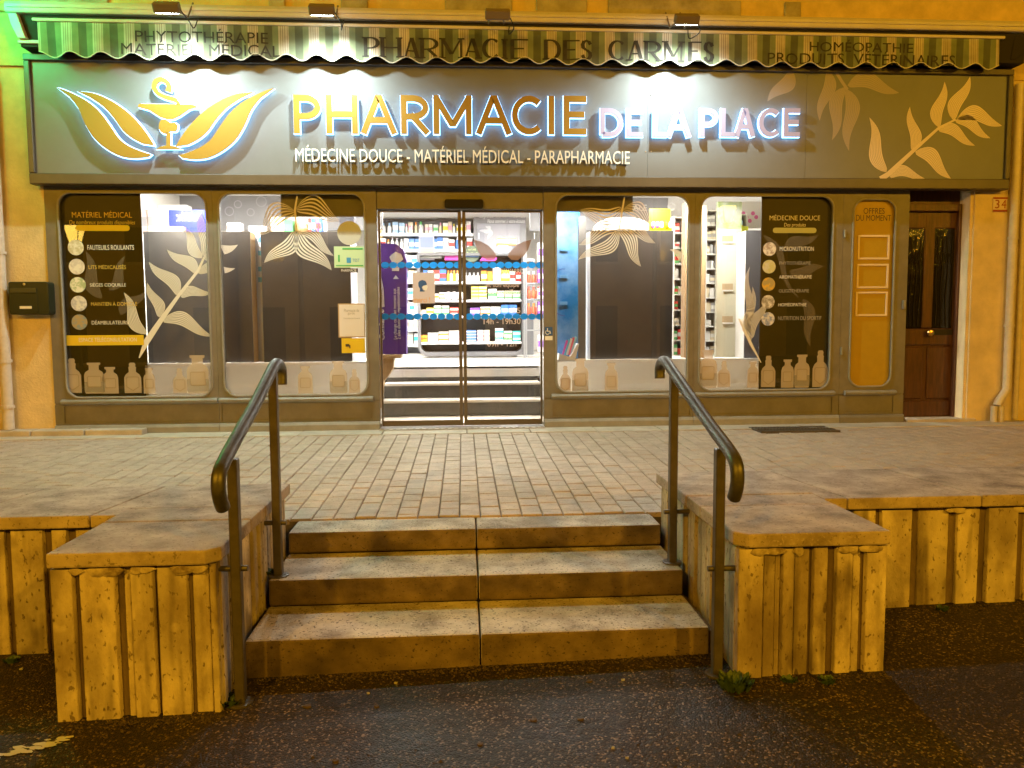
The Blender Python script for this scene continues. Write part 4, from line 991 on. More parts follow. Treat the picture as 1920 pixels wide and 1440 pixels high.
def serif_letter(mb, ch, u0, u1, v0, v1):
    a = W(u0, v1, -0.272); b = W(u1, v0, -0.272); hgt = b.z-a.z; tk, tn = hgt*0.2, hgt*0.07
    x0, x1, z0, z1 = a.x+tk/2, b.x-tk/2, a.z+tn/2, b.z-tn/2
    for st_ in GLYPH[ch]:
        p = [(x0+(x1-x0)*q_[0], z0+(z1-z0)*q_[1]) for q_ in st_]
        dense = []
        for i in range(len(p)-1):
            k_ = 5 if len(p) < 8 else 1
            for k in range(k_): dense.append((p[i][0]+(p[i+1][0]-p[i][0])*k/k_, p[i][1]+(p[i+1][1]-p[i][1])*k/k_))
        dense.append(p[-1])
        for i in range(len(dense)-1):
            (xa_, za_), (xb_, zb_) = dense[i], dense[i+1]; l = math.hypot(xb_-xa_, zb_-za_)
            if l < 1e-6: continue
            vert = abs(zb_-za_)/l; wd = tn+(tk-tn)*vert**1.5
            if ch == 'A' and xb_ > xa_ and zb_ > za_: wd *= 0.5
            if ch == 'M' and zb_ > za_: wd *= 0.55
            nx_, nz_ = -(zb_-za_)/l*wd/2, (xb_-xa_)/l*wd/2; ex, ez = (xb_-xa_)/l*0.004, (zb_-za_)/l*0.004
            q4 = [(xa_-ex-nx_, za_-ez-nz_), (xb_+ex-nx_, zb_+ez-nz_), (xb_+ex+nx_, zb_+ez+nz_), (xa_-ex+nx_, za_-ez+nz_)]
            mb.add([(*vmap(*q_)[:1], vmap(*q_)[1]-0.0003*(i % 2), q_[1]) for q_ in q4], [(0, 1, 2, 3)])
        for e_ in (0, -1):
            if abs(st_[e_][1]-round(st_[e_][1])) < 0.02 and ch not in 'CSO':
                x_, z_ = p[e_]; q4 = [(x_-tk*0.85, z_-tn/2), (x_+tk*0.85, z_-tn/2), (x_+tk*0.85, z_+tn/2), (x_-tk*0.85, z_+tn/2)]
                mb.add([(q_[0], vmap(*q_)[1]-0.0008, q_[1]) for q_ in q4], [(0, 1, 2, 3)])
mb = MB()
for ch, u0, u1 in (('P', 682, 712), ('H', 714, 752), ('A', 757, 786), ('R', 788, 822), ('M', 826, 868), ('A', 870, 901), ('C', 904, 936), ('I', 940, 952), ('E', 957, 988),
                   ('D', 1020, 1052), ('E', 1056, 1084), ('S', 1088, 1111), ('C', 1140, 1172), ('A', 1176, 1206), ('R', 1208, 1240), ('M', 1243, 1282), ('E', 1290, 1313), ('S', 1318, 1340)):
    t_ = (u0-682)/660*9; serif_letter(mb, ch, u0, u1, 70+t_, 107+t_)
o = mb.build('name_lettering', M_vtxt, aw); o['kind'] = 'stuff'

# floodlights on the hood
M_flood_on = emit_mat('floodlight_glass_lit', COOL, 60.0)
M_flood_off = mat('floodlight_glass_off', (0.3, 0.3, 0.28), 0.1)
def floodlight(u, v, lit, label):
    c = W(u, v, -0.72)
    th = empty('floodlight', (c.x, c.y, c.z-0.03), label, 'floodlight')
    tilt = Matrix.Translation(c) @ Matrix.Rotation(math.radians(35), 4, 'X')
    b = MB().box(-0.11, 0.11, -0.035, 0.045, -0.04, 0.04); b.v = [tilt @ p for p in b.v]; b.build('housing', M_lampbox, th, bevel=0.008)
    g = MB().box(-0.095, 0.095, -0.02, 0.035, -0.0445, -0.0405); g.v = [tilt @ p for p in g.v]; g.build('lens', M_flood_on if lit else M_flood_off, th)
    for s in (-1, 1): MB().tube([(c.x+0.06*s, c.y+0.03, c.z), (c.x+0.07*s, -0.4, c.z+0.045), (c.x+0.07*s, -0.25, 4.012)], 0.008, 8).build('bracket_arm', M_lampbox, th, smooth=True)
    MB().tube(curve_pts([(c.x+0.1, c.y+0.02, c.z), (c.x+0.15, c.y+0.1, c.z-0.07), (c.x+0.12, -0.4, c.z-0.05), (c.x+0.13, -0.31, c.z+0.07)], 6), 0.005, 6).build('cable', M_dark, th, smooth=True)
    if lit:
        l = light('flood_lamp', 'SPOT', (c.x, c.y+0.045, c.z-0.05), FLOOD_W, COOL, spot_size=math.radians(158), spot_blend=0.9, shadow_soft_size=0.03)
        l.rotation_euler = Vector((0, 0.2, -1.0)).to_track_quat('-Z', 'Y').to_euler()
        l.parent = th; l.location = Vector(l.location)-world_loc(th)
FLOOD_W = 215.0
floodlight(312, 14, True, 'lit brown floodlight at the left end of the awning hood')
floodlight(603, 18, True, 'lit brown floodlight above the P of the sign')
floodlight(933, 27, False, 'unlit brown floodlight above the middle of the awning')
floodlight(1288, 36, True, 'lit brown floodlight right of the unlit one on the awning')

# ------------------------------------------------------------------ shop interior (setting)
FZ = 0.555
M_floor = mat('pale_shop_floor', (0.55, 0.52, 0.47), 0.25, var=0.06, vscale=5)
M_iwall = mat('interior_wall', (0.68, 0.66, 0.62), 0.7, var=0.05, vscale=4)
M_ceil = mat('interior_ceiling', (0.8, 0.78, 0.75), 0.8, var=0.03, vscale=3)
M_fascia = mat('grey_fascia', (0.2, 0.2, 0.21), 0.5, var=0.05, vscale=3)
M_riser = mat('stone_riser', (0.06, 0.056, 0.05), 0.4, var=0.3, vscale=8)
M_nosing = mat('pale_stone_tread', (0.62, 0.57, 0.5), 0.35, var=0.1, vscale=8)
M_shelf = mat('white_shelf', (0.78, 0.78, 0.78), 0.35)
def struct(name, mb, mt, **k): return tag(mb.build(name, mt, **k), kind='structure')
struct('shop_floor', MB().box(-4.0, 4.59, 1.28, 7.2, FZ-0.12, FZ), M_floor)
struct('lobby_floor', MB().box(-0.9, 0.88, 0.141, 0.75, -0.05, 0.035), M_slab)
struct('shop_ceiling', MB().box(-4.0, 4.59, 0.42, 7.2, 2.9, 3.0), M_ceil)
struct('back_wall', MB().box(-4.0, 4.59, 7.2, 7.3, 0, 3.0), M_iwall)
struct('side_wall_left', MB().box(-4.1, -4.001, 0.42, 7.3, 0, 3.0), M_iwall)
struct('side_wall_right', MB().box(4.591, 4.7, 0.42, 7.3, 0, 3.0), M_iwall)
ist = tag(MB().box(-0.9, 0.88, 0.80, 1.6, -0.05, 0.03).build('interior_steps', M_riser), kind='structure')
for k_, (yf, zt) in enumerate(((0.72, 0.215), (1.0, 0.385), (1.28, FZ+0.003))):
    MB().box(-0.9, 0.88, yf+0.02, yf+0.5, zt-0.17, zt-0.03).build('riser', M_riser, ist)
    MB().box(-0.9, 0.88, yf, yf+0.31, zt-0.029, zt).build('tread', M_nosing, ist, bevel=0.004)
# window platforms and the boxed-in lintel over the door
for a, b in ((-3.98, -0.905), (0.885, 3.95)):
    struct('window_platform', MB().box(a, b, 0.36, 1.1, 0.0, W(500, 682, 0.09).z), M_white); struct('window_ledge', MB().box(a, b, 0.056, 0.3595, 0.2, 0.30), M_white)
a, b = W(527, 385, 0.1).x, W(1186, 385, 0.1).x
for x0, x1 in ((a, dxl-0.004), (dxr+0.004, b)):
    z_ = W(600, 406, 0.1).z if x0 < 0 else W(1100, 397, 0.1).z
    struct('lintel_panel', MB().box(x0, x1, 0.09, 0.13, z_, 2.5), M_taupe)
struct('inner_head', MB().box(-3.98, 4.59, 0.055, 0.42, 2.42, 2.5), M_ceil)
# grey fascias high on the left and on the right of the sales room
fl = struct('fascia_left', MB().box(-4.0, -1.15, 3.6, 3.7, 2.42, 2.9), M_fascia)
fr_ = struct('fascia_right', MB().box(1.0, 3.05, 3.6, 3.7, 2.42, 2.9), M_fascia)
for u, v, r in ((490, 378, 0.07), (446, 383, 0.05), (507, 392, 0.06), (430, 396, 0.06), (470, 398, 0.05)):
    c = W(u, v, 3.59); MB().stroke(circle(c.x, c.z, r, 18)+[(c.x+r, c.z)], 0.012, 3.59).build('ring_print', mat('fascia_print', (0.34, 0.34, 0.36), 0.5), fl)
text_px('ALE', 1187, 1213, 384, 395, 3.59, M_white, fr_)
for r, dx in ((0.055, 0), (0.04, 0.012)):
    c = W(1259, 387, 3.59); MB().stroke(circle(c.x+dx, c.z, r, 20)+[(c.x+dx+r, c.z)], 0.012, 3.589-r*0.01).build('ring_print', M_white, fr_)
# ceiling lights
M_led = emit_mat('ceiling_light_panel', (1.0, 0.95, 0.88), 215.0)
M_ledw = emit_mat('window_downlight', (1.0, 0.95, 0.85), 520.0)
cl = [(-3.0, 1.9), (-1.4, 2.2), (0.1, 2.1), (1.6, 2.2), (3.1, 1.9), (-2.6, 4.6), (-0.9, 4.4), (0.8, 4.4), (2.6, 4.6)]
def ceiling_light(x, y, z, r, mt, label, group):
    th = empty('ceiling_light', (x, y, z), label, 'ceiling light', group)
    MB().lathe(x, y, [(r*1.15, z-0.012), (r*1.2, z-0.004), (r*1.2, z)], 24).build('trim', M_metal, th)
    MB().lathe(x, y, [(r, z-0.016), (r, z-0.0125)], 24).build('diffuser', mt, th)
cn_ = ['leftmost', 'second from the left', 'middle', 'second from the right', 'rightmost']; cb_ = ['leftmost', 'second from the left', 'second from the right', 'rightmost']
for k_, (x, y) in enumerate(cl): ceiling_light(x, y, 2.898, 0.24, M_led, 'round white ceiling light in the shop, %s of the %s row' % ((cn_[k_], 'front') if k_ < 5 else (cb_[k_-5], 'back')), 'ceiling lights in the shop')
for u, wl_ in ((322, 'above the blue notice'), (425, 'at the left of the second window'), (600, 'above the wide black cabinet of the second window'), (1090, 'above the blue totem'), (1240, 'above the yellow display'), (1342, 'at the left of the far right window')):
    c = W(u, 362, 0.25); ceiling_light(c.x, 0.25, 2.418, 0.085, M_ledw, 'small downlight at the window head '+wl_, 'window head downlights')

for x in (-0.45, 0.45): ceiling_light(x, 0.5, 2.898, 0.12, M_led, 'small round ceiling light just inside the %s sliding door' % ('left' if x < 0 else 'right'), 'lobby ceiling lights')
# ------------------------------------------------------------------ goods
PC = {}
def pmat(c):
    k_ = tuple(round(x, 3) for x in c)
    if k_ not in PC: PC[k_] = mat('packaging_%d' % len(PC), k_, 0.45)
    return PC[k_]
WHT, BLU, RED, YEL, ORG, GRN, PNK, TEAL, PUR, LBL, CRM, GRY = (.78,.77,.74), (.04,.16,.55), (.6,.05,.04), (.75,.6,.05), (.8,.27,.04), (.12,.45,.15), (.75,.35,.45), (.05,.45,.42), (.2,.07,.38), (.35,.55,.78), (.7,.6,.42), (.35,.35,.36)
def carton(x0, x1, z0, h, y, c1, c2, label, group, depth=0.12, rows=1, name='carton', cat='carton'):
    for r in range(rows):
        za = z0+r*h/rows; zb = z0+(r+1)*h/rows-(0.002 if rows > 1 else 0)
        mb = MB(); d_ = zb-za
        vs = []
        for yy in (y, y+depth):
            for zz in (za, za+d_*0.3, za+d_*0.68, zb): vs += [(x0, yy, zz), (x1, yy, zz)]
        fs = [(0, 1, 3, 2), (2, 3, 5, 4), (4, 5, 7, 6), (9, 8, 10, 11), (11, 10, 12, 13), (13, 12, 14, 15),
              (0, 2, 10, 8), (2, 4, 12, 10), (4, 6, 14, 12), (3, 1, 9, 11), (5, 3, 11, 13), (7, 5, 13, 15), (6, 7, 15, 14), (1, 0, 8, 9)]
        mb.add(vs, fs); o = mb.build(name, pmat(c1)); o.data.materials.append(pmat(c2)); o.data.polygons[1].material_index = 1
        tag(o, label, cat, group)
def flask(x, y, z0, h, r, c1, c2, label, group, name='bottle', cat='bottle'):
    mb = MB().lathe(x, y, [(r*.92, z0), (r, z0+h*.06), (r, z0+h*.62), (r*.55, z0+h*.74), (r*.5, z0+h*.76), (r*.5, z0+h*.97), (r*.42, z0+h)], 12)
    o = mb.build(name, pmat(c1), smooth=True); o.data.materials.append(pmat(c2))
    for i, p in enumerate(o.data.polygons):
        if p.center.z > h*.74: p.material_index = 1
    tag(o, label, cat, group)

# central display on the sales floor
GY = 3.85
g0, g1 = W(783, 600, GY).x, W(984, 600, GY).x
gzt, gzb = W(880, 478, GY).z, W(880, 667, GY).z
gd = empty('display_unit', ((g0+g1)/2, GY+0.2, FZ), 'black round cornered display unit with white shelves behind the sliding doors', 'display')
MB().box(g0+0.02, g1-0.02, GY+0.33, GY+0.37, gzb+0.05, gzt).build('back_panel', M_black, gd)
M_frame = mat('grey_unit_frame', (0.16, 0.16, 0.17), 0.4)
mb = MB(); inn = rrect(g0+0.045, g1-0.045, gzb+0.06, gzt-0.01, [0.1, 0.1, 0.02, 0.02], 6); out = rrect(g0, g1, gzb, gzt+0.03, [0.16, 0.16, 0.04, 0.04], 6)
N_ = len(inn); vs = [(p[0], GY-0.03, p[1]) for p in out]+[(p[0], GY-0.03, p[1]) for p in inn]+[(p[0], GY+0.37, p[1]) for p in out]+[(p[0], GY+0.33, p[1]) for p in inn]
mb.add(vs, [f for i in range(N_) for f in ((i, (i+1) % N_, N_+(i+1) % N_, N_+i), (i, 2*N_+i, 2*N_+(i+1) % N_, (i+1) % N_), (N_+i, N_+(i+1) % N_, 3*N_+(i+1) % N_, 3*N_+i))])
mb.build('frame', M_frame, gd, smooth=True)
MB().box(g0+0.12, g1-0.12, GY+0.02, GY+0.35, FZ, gzb+0.01).build('plinth', M_white, gd)
shz = []
for v in (528, 562, 592, 641):
    z = W(880, v, GY).z; shz.append(z)
    MB().box(g0+0.05, g1-0.05, GY-0.02, GY+0.325, z-0.035, z).build('shelf', M_shelf, gd)
    for k_ in range(9): 
        x = g0+0.12+k_*(g1-g0-0.25)/8; MB().box(x, x+0.06, GY-0.024, GY-0.0205, z-0.03, z-0.006).build('price_tag', M_white, gd)
sc6 = lambda u: W(690+u*0.3196, 560, GY).x
rows_ = [
 ('top', shz[0], [(325, 350, 66, BLU, WHT, 1), (352, 385, 64, WHT, RED, 1), (387, 420, 66, RED, WHT, 1), (422, 460, 70, BLU, RED, 1), (665, 698, 62, ORG, WHT, 1), (702, 732, 60, ORG, YEL, 1), (735, 780, 80, WHT, LBL, 1), (784, 832, 66, YEL, WHT, 1), (834, 866, 60, WHT, RED, 1), (870, 900, 56, RED, WHT, 1)]),
 ('second', shz[1], [(390, 415, 36, WHT, ORG, 1), (418, 455, 44, WHT, ORG, 2), (606, 650, 80, YEL, CRM, 4), (652, 697, 80, YEL, WHT, 4), (705, 756, 62, WHT, GRN, 1), (760, 800, 52, WHT, GRN, 2), (803, 848, 52, CRM, GRN, 2), (851, 896, 52, WHT, GRN, 2)]),
 ('third', shz[2], [(302, 340, 36, CRM, WHT, 1), (342, 383, 48, YEL, WHT, 2), (385, 428, 60, WHT, GRN, 2), (431, 475, 60, WHT, GRN, 2), (480, 530, 50, RED, WHT, 2), (598, 656, 46, PUR, LBL, 1), (660, 716, 52, WHT, ORG, 2), (719, 778, 52, WHT, LBL, 2), (782, 826, 62, BLU, LBL, 1), (829, 874, 62, BLU, WHT, 1)]),
 ('bottom', shz[3], [(302, 344, 42, ORG, YEL, 2), (347, 408, 54, WHT, LBL, 3), (411, 468, 60, WHT, ORG, 2), (471, 535, 66, WHT, PNK, 2), (576, 634, 68, BLU, WHT, 4), (640, 676, 68, WHT, PNK, 3), (679, 713, 68, CRM, GRY, 3), (745, 794, 78, WHT, TEAL, 2), (798, 846, 62, WHT, GRN, 2), (849, 896, 62, TEAL, WHT, 2)])]
nm = {WHT: 'white', BLU: 'blue', RED: 'red', YEL: 'yellow', ORG: 'orange', GRN: 'green', PNK: 'pink', TEAL: 'teal', PUR: 'violet', LBL: 'pale blue', CRM: 'cream', GRY: 'grey'}
for rn, z, items in rows_:
    for k_, (u0, u1, hh, c1, c2, rr) in enumerate(items):
        lab = '%s and %s medicine carton on the %s shelf of the central display, number %d from the left' % (nm[c1], nm[c2], rn, k_+1)
        lab = '%s and %s carton %s, on the %s shelf of central display' % (nm[c1], nm[c2], 'pile' if rr > 1 else 'row', rn)
        x0, x1 = sc6(u0), sc6(u1); n_ = 1 if (x1-x0) < 0.17 else 2
        for q_ in range(n_):
            carton(x0+(x1-x0)*q_/n_+0.002, x0+(x1-x0)*(q_+1)/n_-0.002, z+0.001, hh*0.3194/1431*11.6*1.0, GY+0.02+rnd.uniform(0, 0.03), c1, c2, lab, lab, rows=rr)
for k_ in range(4):
    flask(sc6(575+k_*24), GY+0.08, shz[0]+0.001, 0.14, 0.028, WHT, GRY, 'small white bottle with dark cap on the top display shelf', 'small bottles on the top shelf')
for k_ in range(4):
    flask(sc6(472+k_*18), GY+0.07, shz[0]+0.001, 0.17, 0.025, (YEL, WHT)[k_ % 2], ORG, 'slim bottle with orange cap on the top display shelf', 'slim bottles on the top shelf')
for k_ in range(3):
    x = sc6(472+k_*34); mb = MB().lathe(0, 0, [(0.055, 0), (0.06, 0.01), (0.06, 0.035), (0.05, 0.04)], 18)
    mb.v = [Vector((x+p.x, GY+0.06-p.z, shz[1]+0.062+p.y)) for p in mb.v]; tag(mb.build('round_tin', pmat(WHT)), 'round white tin standing on edge on the second display shelf', 'tin', 'round tins on the display')
# signs standing on top of the display
def standee(name, label, pts6, y, c, cat='sign', print_=None, th=0.03):
    P = [W(690+u*0.3196, 350+v*0.3194, y) for u, v in pts6]; o = MB().prism([(p.x, p.z) for p in P], y, y+th).build(name, pmat(c)); return tag(o, label, cat)
rs = empty('round_display', (W(885, 488, GY).x, GY+0.1, gzt+0.03), 'round black stand with pale green tins on top of central display', 'display')
c = W(885, 476, GY+0.05); rr_ = 0.12
MB().prism(circle(c.x, c.z, rr_*1.03, 24), GY+0.06, GY+0.1).build('disc', M_black, rs)
MB().prism([p for p in circle(c.x, c.z+0.0, rr_, 24)], GY+0.05, GY+0.059).build('face', pmat((.1, .13, .08)), rs)
for k_ in range(3): MB().prism(circle(c.x-0.07+k_*0.07, c.z+0.0, 0.026, 12), GY+0.035, GY+0.049).build('tin', pmat((.3, .36, .12)), rs)
text('NATURE', c.x-0.06, c.x+0.06, c.z+0.05, c.z+0.075, GY+0.048, mat('pale_lime_print', (.6, .65, .3), .5), rs)
MB().box(c.x-0.1, c.x+0.1, GY+0.04, GY+0.1, gzt+0.03, c.z-0.05).build('tray', pmat((.12, .2, .4)), rs)
M_mag = (.55, .05, .35)
standee('magenta_sign', 'magenta rounded sign left of the round black stand', [(450, 432), (450, 405), (465, 390), (528, 390), (528, 432)], GY+0.03, M_mag)
standee('magenta_sign', 'magenta low sign right of the round black stand', [(655, 436), (670, 412), (735, 400), (760, 420), (745, 436)], GY+0.03, M_mag)
cd = empty('counter_display', (W(799, 480, GY).x, GY+0.1, gzt), 'grey stand with a blue and beige leaflet on the display', 'display')
a = W(786, 488, GY+0.1); b = W(814, 441, GY+0.1); MB().box(a.x, b.x, GY+0.1, GY+0.13, a.z, b.z).build('leaflet_holder', pmat((.42, .42, .48)), cd)
MB().box(a.x+0.02, b.x-0.02, GY+0.095, GY+0.0995, (a.z+b.z)/2, b.z-0.03).build('leaflet', pmat((.2, .25, .55)), cd); MB().box(a.x+0.02, b.x-0.02, GY+0.095, GY+0.0995, a.z+0.06, (a.z+b.z)/2-0.01).build('leaflet', pmat((.55, .45, .35)), cd)
a = W(783, 492, GY+0.05); b = W(828, 484, GY+0.05); MB().box(a.x, b.x, GY+0.03, GY+0.15, gzt+0.03, b.z).build('stand_base', pmat((.42, .44, .42)), cd)
# wall shelves behind
BY = 5.7
b0, b1 = W(712, 500, BY).x, W(889, 500, BY).x
bs = empty('wall_shelving', ((b0+b1)/2, BY, FZ), 'tall grey backed wall shelving with white shelves behind the display', 'shelving')
MB().box(b0, b1, BY+0.35, BY+0.4, FZ, W(800, 400, BY).z).build('back_panel', mat('shelf_back_grey', (0.22, 0.22, 0.23), 0.5), bs)
for x in (b0-0.03, b1): MB().box(x, x+0.03, BY, BY+0.4, FZ, W(800, 400, BY).z).build('side_panel', M_shelf, bs)
bz = [W(800, v, BY).z for v in (437, 467, 497, 526, 556, 586, 616, 645)]
for z in bz: MB().box(b0, b1-0.001, BY, BY+0.349, z-0.05, z).build('shelf', M_shelf, bs)
MB().box(b0, b1, BY-0.02, BY+0.4, W(800, 400, BY).z+0.001, W(800, 396, BY).z+0.12).build('top_light_box', mat('shelf_light', (0.8, 0.8, 0.8), 0.5, emit=(0.85, 0.92, 1.0), estr=1.6), bs)
names_ = ['top', 'second', 'third', 'fourth', 'fifth', 'sixth', 'seventh', 'lowest']
for si, z in enumerate(bz):
    x = b0+0.02
    while x < b1-0.1:
        u_frac = (x-b0)/(b1-b0); wd = rnd.uniform(0.055, 0.1); hh = rnd.uniform(0.14, 0.21)
        if si == 0: c1, c2 = ((WHT, LBL) if u_frac < 0.12 else (LBL, WHT) if u_frac < 0.26 else rnd.choice(((WHT, CRM), (CRM, PNK), (WHT, PNK), (WHT, YEL), (CRM, ORG), (WHT, GRN))))
        elif si == 1: c1, c2 = rnd.choice(((WHT, LBL), (WHT, RED), (WHT, GRY), (CRM, ORG), (BLU, WHT), (WHT, WHT)))
        else: c1, c2 = rnd.choice(((WHT, WHT), (WHT, LBL), (WHT, CRM), (CRM, WHT), (WHT, TEAL)))
        lab = '%s and %s pack on the %s wall shelf behind the display' % (nm[c1], nm[c2], names_[si])
        if rnd.random() < 0.45 and si < 2: 
            lab = lab.replace('pack', 'bottle'); flask(x+wd*.5, BY+0.08, z+0.001, hh*1.1, wd*0.42, c1 if u_frac > .26 or si else ((.03, .3, .65) if u_frac > .1 else WHT), c2, lab, lab)
        else: carton(x, x+wd, z+0.001, hh, BY+0.03+rnd.uniform(0, .04), c1, c2, lab, lab, depth=0.15, name='pack', cat='pack')
        x += wd+rnd.uniform(0.004, 0.02)
        if si > 2 and u_frac > 0.55: break
# grey door of the consultation room
PY = 5.65
a = W(889, 640, PY); b = W(986, 397, PY)
cr = empty('consultation_door', ((a.x+b.x)/2, PY, FZ), 'dark grey consultation room front with white script lettering', 'door')
MB().box(a.x+0.01, b.x, PY, PY+0.06, FZ, b.z+0.15).build('panel', M_fascia, cr)
p = W(896, 640, PY-0.02); q_ = W(975, 419, PY-0.02); MB().box(p.x, q_.x, PY-0.02, PY-0.001, FZ, q_.z).build('leaf', mat('grey_door_leaf', (0.24, 0.24, 0.27), 0.5), cr, bevel=0.006)
text_px('Espace de confidentialité', 899, 998, 399, 411, PY-0.022, M_white, cr, shear=0.25); text_px('Nous sommes à votre écoute', 914, 984, 411, 418, PY-0.022, M_white, cr, shear=0.25)
for u in (897, 1001): MB().box(W(u, 440, PY).x, W(u+1.6, 440, PY).x, PY-0.03, PY-0.0205, W(u, 448, PY).z, W(u, 437, PY).z).build('handle', M_white, cr)
mb = MB(); leaf(mb, (920, 430), (898, 433), 14, .1, PY-0.023, n=4, fill=.8); leaf(mb, (920, 430), (914, 449), 14, .1, PY-0.0235, n=4, fill=.8); leaf(mb, (920, 430), (910, 424), 12, -.1, PY-0.024, n=4, fill=.8); o = mb.build('leaf_print', mat('faint_leaf', (.45, .45, .48), .5), cr); o['kind'] = 'stuff'
# boxes on the counter before it
tg = lambda u, v: (u, v)
def pxbox(name, label, u0, u1, v0, v1, y, c1, c2, depth=0.15, cat='box', group=None):
    a = W(u0, v1, y); b = W(u1, v0, y); carton(a.x, b.x, a.z, b.z-a.z, y, c1, c2, label, group, depth=depth, name=name, cat=cat)
ctr = empty('counter', (W(940, 520, 4.7).x, 4.9, FZ), 'grey service counter behind the central display', 'counter')
MB().box(W(890, 500, 4.7).x, W(1000, 500, 4.7).x, 4.7, 5.2, FZ, W(940, 490, 4.7).z).build('body', M_fascia, ctr); MB().box(W(888, 500, 4.7).x, W(1002, 500, 4.7).x, 4.66, 5.22, W(940, 490, 4.7).z+0.001, W(940, 486, 4.7).z).build('top', M_shelf, ctr)
pxbox('gift_box', 'orange and white box stacked on the service counter', 932, 968, 446, 459, 4.75, ORG, WHT); pxbox('gift_box', 'white box with blue print under the orange box', 934, 952, 460, 486, 4.74, WHT, LBL)
# rack with red tubs right of the display
RX0, RX1 = W(988, 560, 3.7).x, W(1017, 560, 3.7).x
rk = empty('side_rack', ((RX0+RX1)/2, 3.8, FZ), 'grey metal side rack with shelves at the right edge of the doorway', 'rack')
for x in (RX0-0.05, RX0-0.02): MB().box(x, x+0.02, 3.68, 3.74, FZ, W(1000, 470, 3.7).z).build('upright', M_metal, rk)
for v in (530, 560, 590, 618): z = W(1000, v, 3.7).z; MB().box(RX0, RX1+0.1, 3.7, 3.95, z-0.02, z).build('shelf', M_metal, rk)
for v, hh, c1, c2 in ((530, 0.17, WHT, ORG), (560, 0.18, (.7, .12, .08), LBL), (590, 0.17, ORG, ORG)):
    for k_ in range(3):
        x = RX0+0.03+k_*0.075; flask(x, 3.76, W(1000, v, 3.7).z+0.001, hh, 0.034, (.72, .14, .06), c1, 'red tub on the %s shelf of the side rack, %s of three' % ({530: 'upper', 560: 'middle', 590: 'lower'}[v], ('leftmost', 'middle one', 'rightmost')[k_]), 'red tubs on the side rack', name='tub', cat='tub')
for v0, v1, k_ in ((455, 490, 0), (505, 530, 1), (540, 560, 2), (565, 590, 3), (628, 660, 4)):
    pxbox('violet_pack', 'violet and white pack hanging right of the red tubs', 1009, 1019, v0, v1, 3.6, PUR if k_ % 2 else WHT, WHT if k_ % 2 else PUR, cat='pack', group='violet packs by the side rack')
# violet standee on its wooden stand
sy = 0.45
vs_ = empty('violet_standee', (W(735, 660, sy).x, sy+0.1, 0.6), 'tall violet cardboard display with white lettering inside the door', 'display')
P = [W(u, v, sy) for u, v in ((706, 664), (762, 664), (762, 490), (756, 468), (744, 458), (725, 456), (706, 456))]
MB().prism([(p.x, p.z) for p in P], sy, sy+0.18).build('panel', pmat((.075, .02, .24)), vs_)
P = [W(u, v, sy-0.003) for u, v in ((708, 578), (721, 575), (719, 540), (714, 515), (708, 490))]
MB().prism([(p.x, p.z) for p in P], sy-0.004, sy-0.0005).build('white_flash', pmat((.62, .58, .64)), vs_)
P = [W(u, v, sy-0.003) for u, v in ((736, 476), (742, 472), (752, 476), (756, 486), (750, 492), (748, 508), (735, 508), (734, 490), (730, 482))]
MB().prism([(p.x, p.z) for p in P], sy-0.004, sy-0.0005).build('brief_print', pmat((.6, .57, .55)), vs_)
P = [W(u, v, sy-0.004) for u, v in ((737, 523), (742, 516), (748, 523))]; MB().sheet([(p.x, p.z) for p in P], sy-0.002).build('arrow_print', M_txt_white, vs_)
def vtext_up(s, u0, u1, v0, v1, y, mt, parent, **k):      # lettering that reads upwards
    a = W(u0, v1, y); b = W(u1, v0, y); H = b.z-a.z; Wd = b.x-a.x
    text(s, 0, H, 0, Wd, 0, mt, parent, mapf=lambda p, q: (b.x-q, y, a.z+p), **k)
vtext_up('Confiance', 711, 720, 580, 637, sy-0.002, M_txt_white, vs_, shear=0.2, bold=0.01); vtext_up('ELASTIC', 712, 718, 540, 570, sy-0.006, M_txt_grey, vs_)
vtext_up('Le change complet innovant aux', 738, 744, 541, 636, sy-0.002, M_txt_white, vs_); vtext_up('2 ailes élastiques repositionnables', 745, 751, 538, 636, sy-0.002, M_txt_white, vs_)
ws = empty('wooden_stand', (W(730, 700, sy).x, sy+0.1, 0.035), 'light wooden bracket stand carrying the violet display', 'stand')
P = [W(u, v, sy) for u, v in ((708, 672), (738, 672), (737, 690), (728, 705), (719, 715), (716, 735), (716, 765), (708, 765))]; MB().prism([(p.x, p.z) for p in P], sy, sy+0.2).build('bracket', M_lightwood, ws, bevel=0.004)
a = W(705, 672, sy); b = W(752, 665, sy); MB().box(a.x, b.x, sy-0.02, sy+0.22, a.z+0.001, b.z).build('top_board', M_lightwood, ws, bevel=0.004)
w3 = W(900, 640, 0.45)
M_frost = mat('frosted_film', (0.82, 0.79, 0.72), 0.6); _b = M_frost.node_tree
_p = _b.nodes['Principled BSDF']; _tl = _b.nodes.new('ShaderNodeBsdfTranslucent'); _tl.inputs[0].default_value = (0.9, 0.86, 0.78, 1); _mx = _b.nodes.new('ShaderNodeMixShader'); _mx.inputs[0].default_value = 0.8
_b.links.new(_p.outputs[0], _mx.inputs[1]); _b.links.new(_tl.outputs[0], _mx.inputs[2]); _b.links.new(_mx.outputs[0], _b.nodes['Material Output'].inputs[0])
for f_, u0, u1 in ((f1, 272.5, 410), (f2, 410, 697), (f3, 1033, 1300), (f4, 1300, 1423)):
    MB().box(W(u0, 700, 0.034).x, W(u1, 700, 0.034).x, 0.0345, 0.036, ZB-0.02, W(600, 682, 0.034).z).build('frosted_film', M_frost, f_)
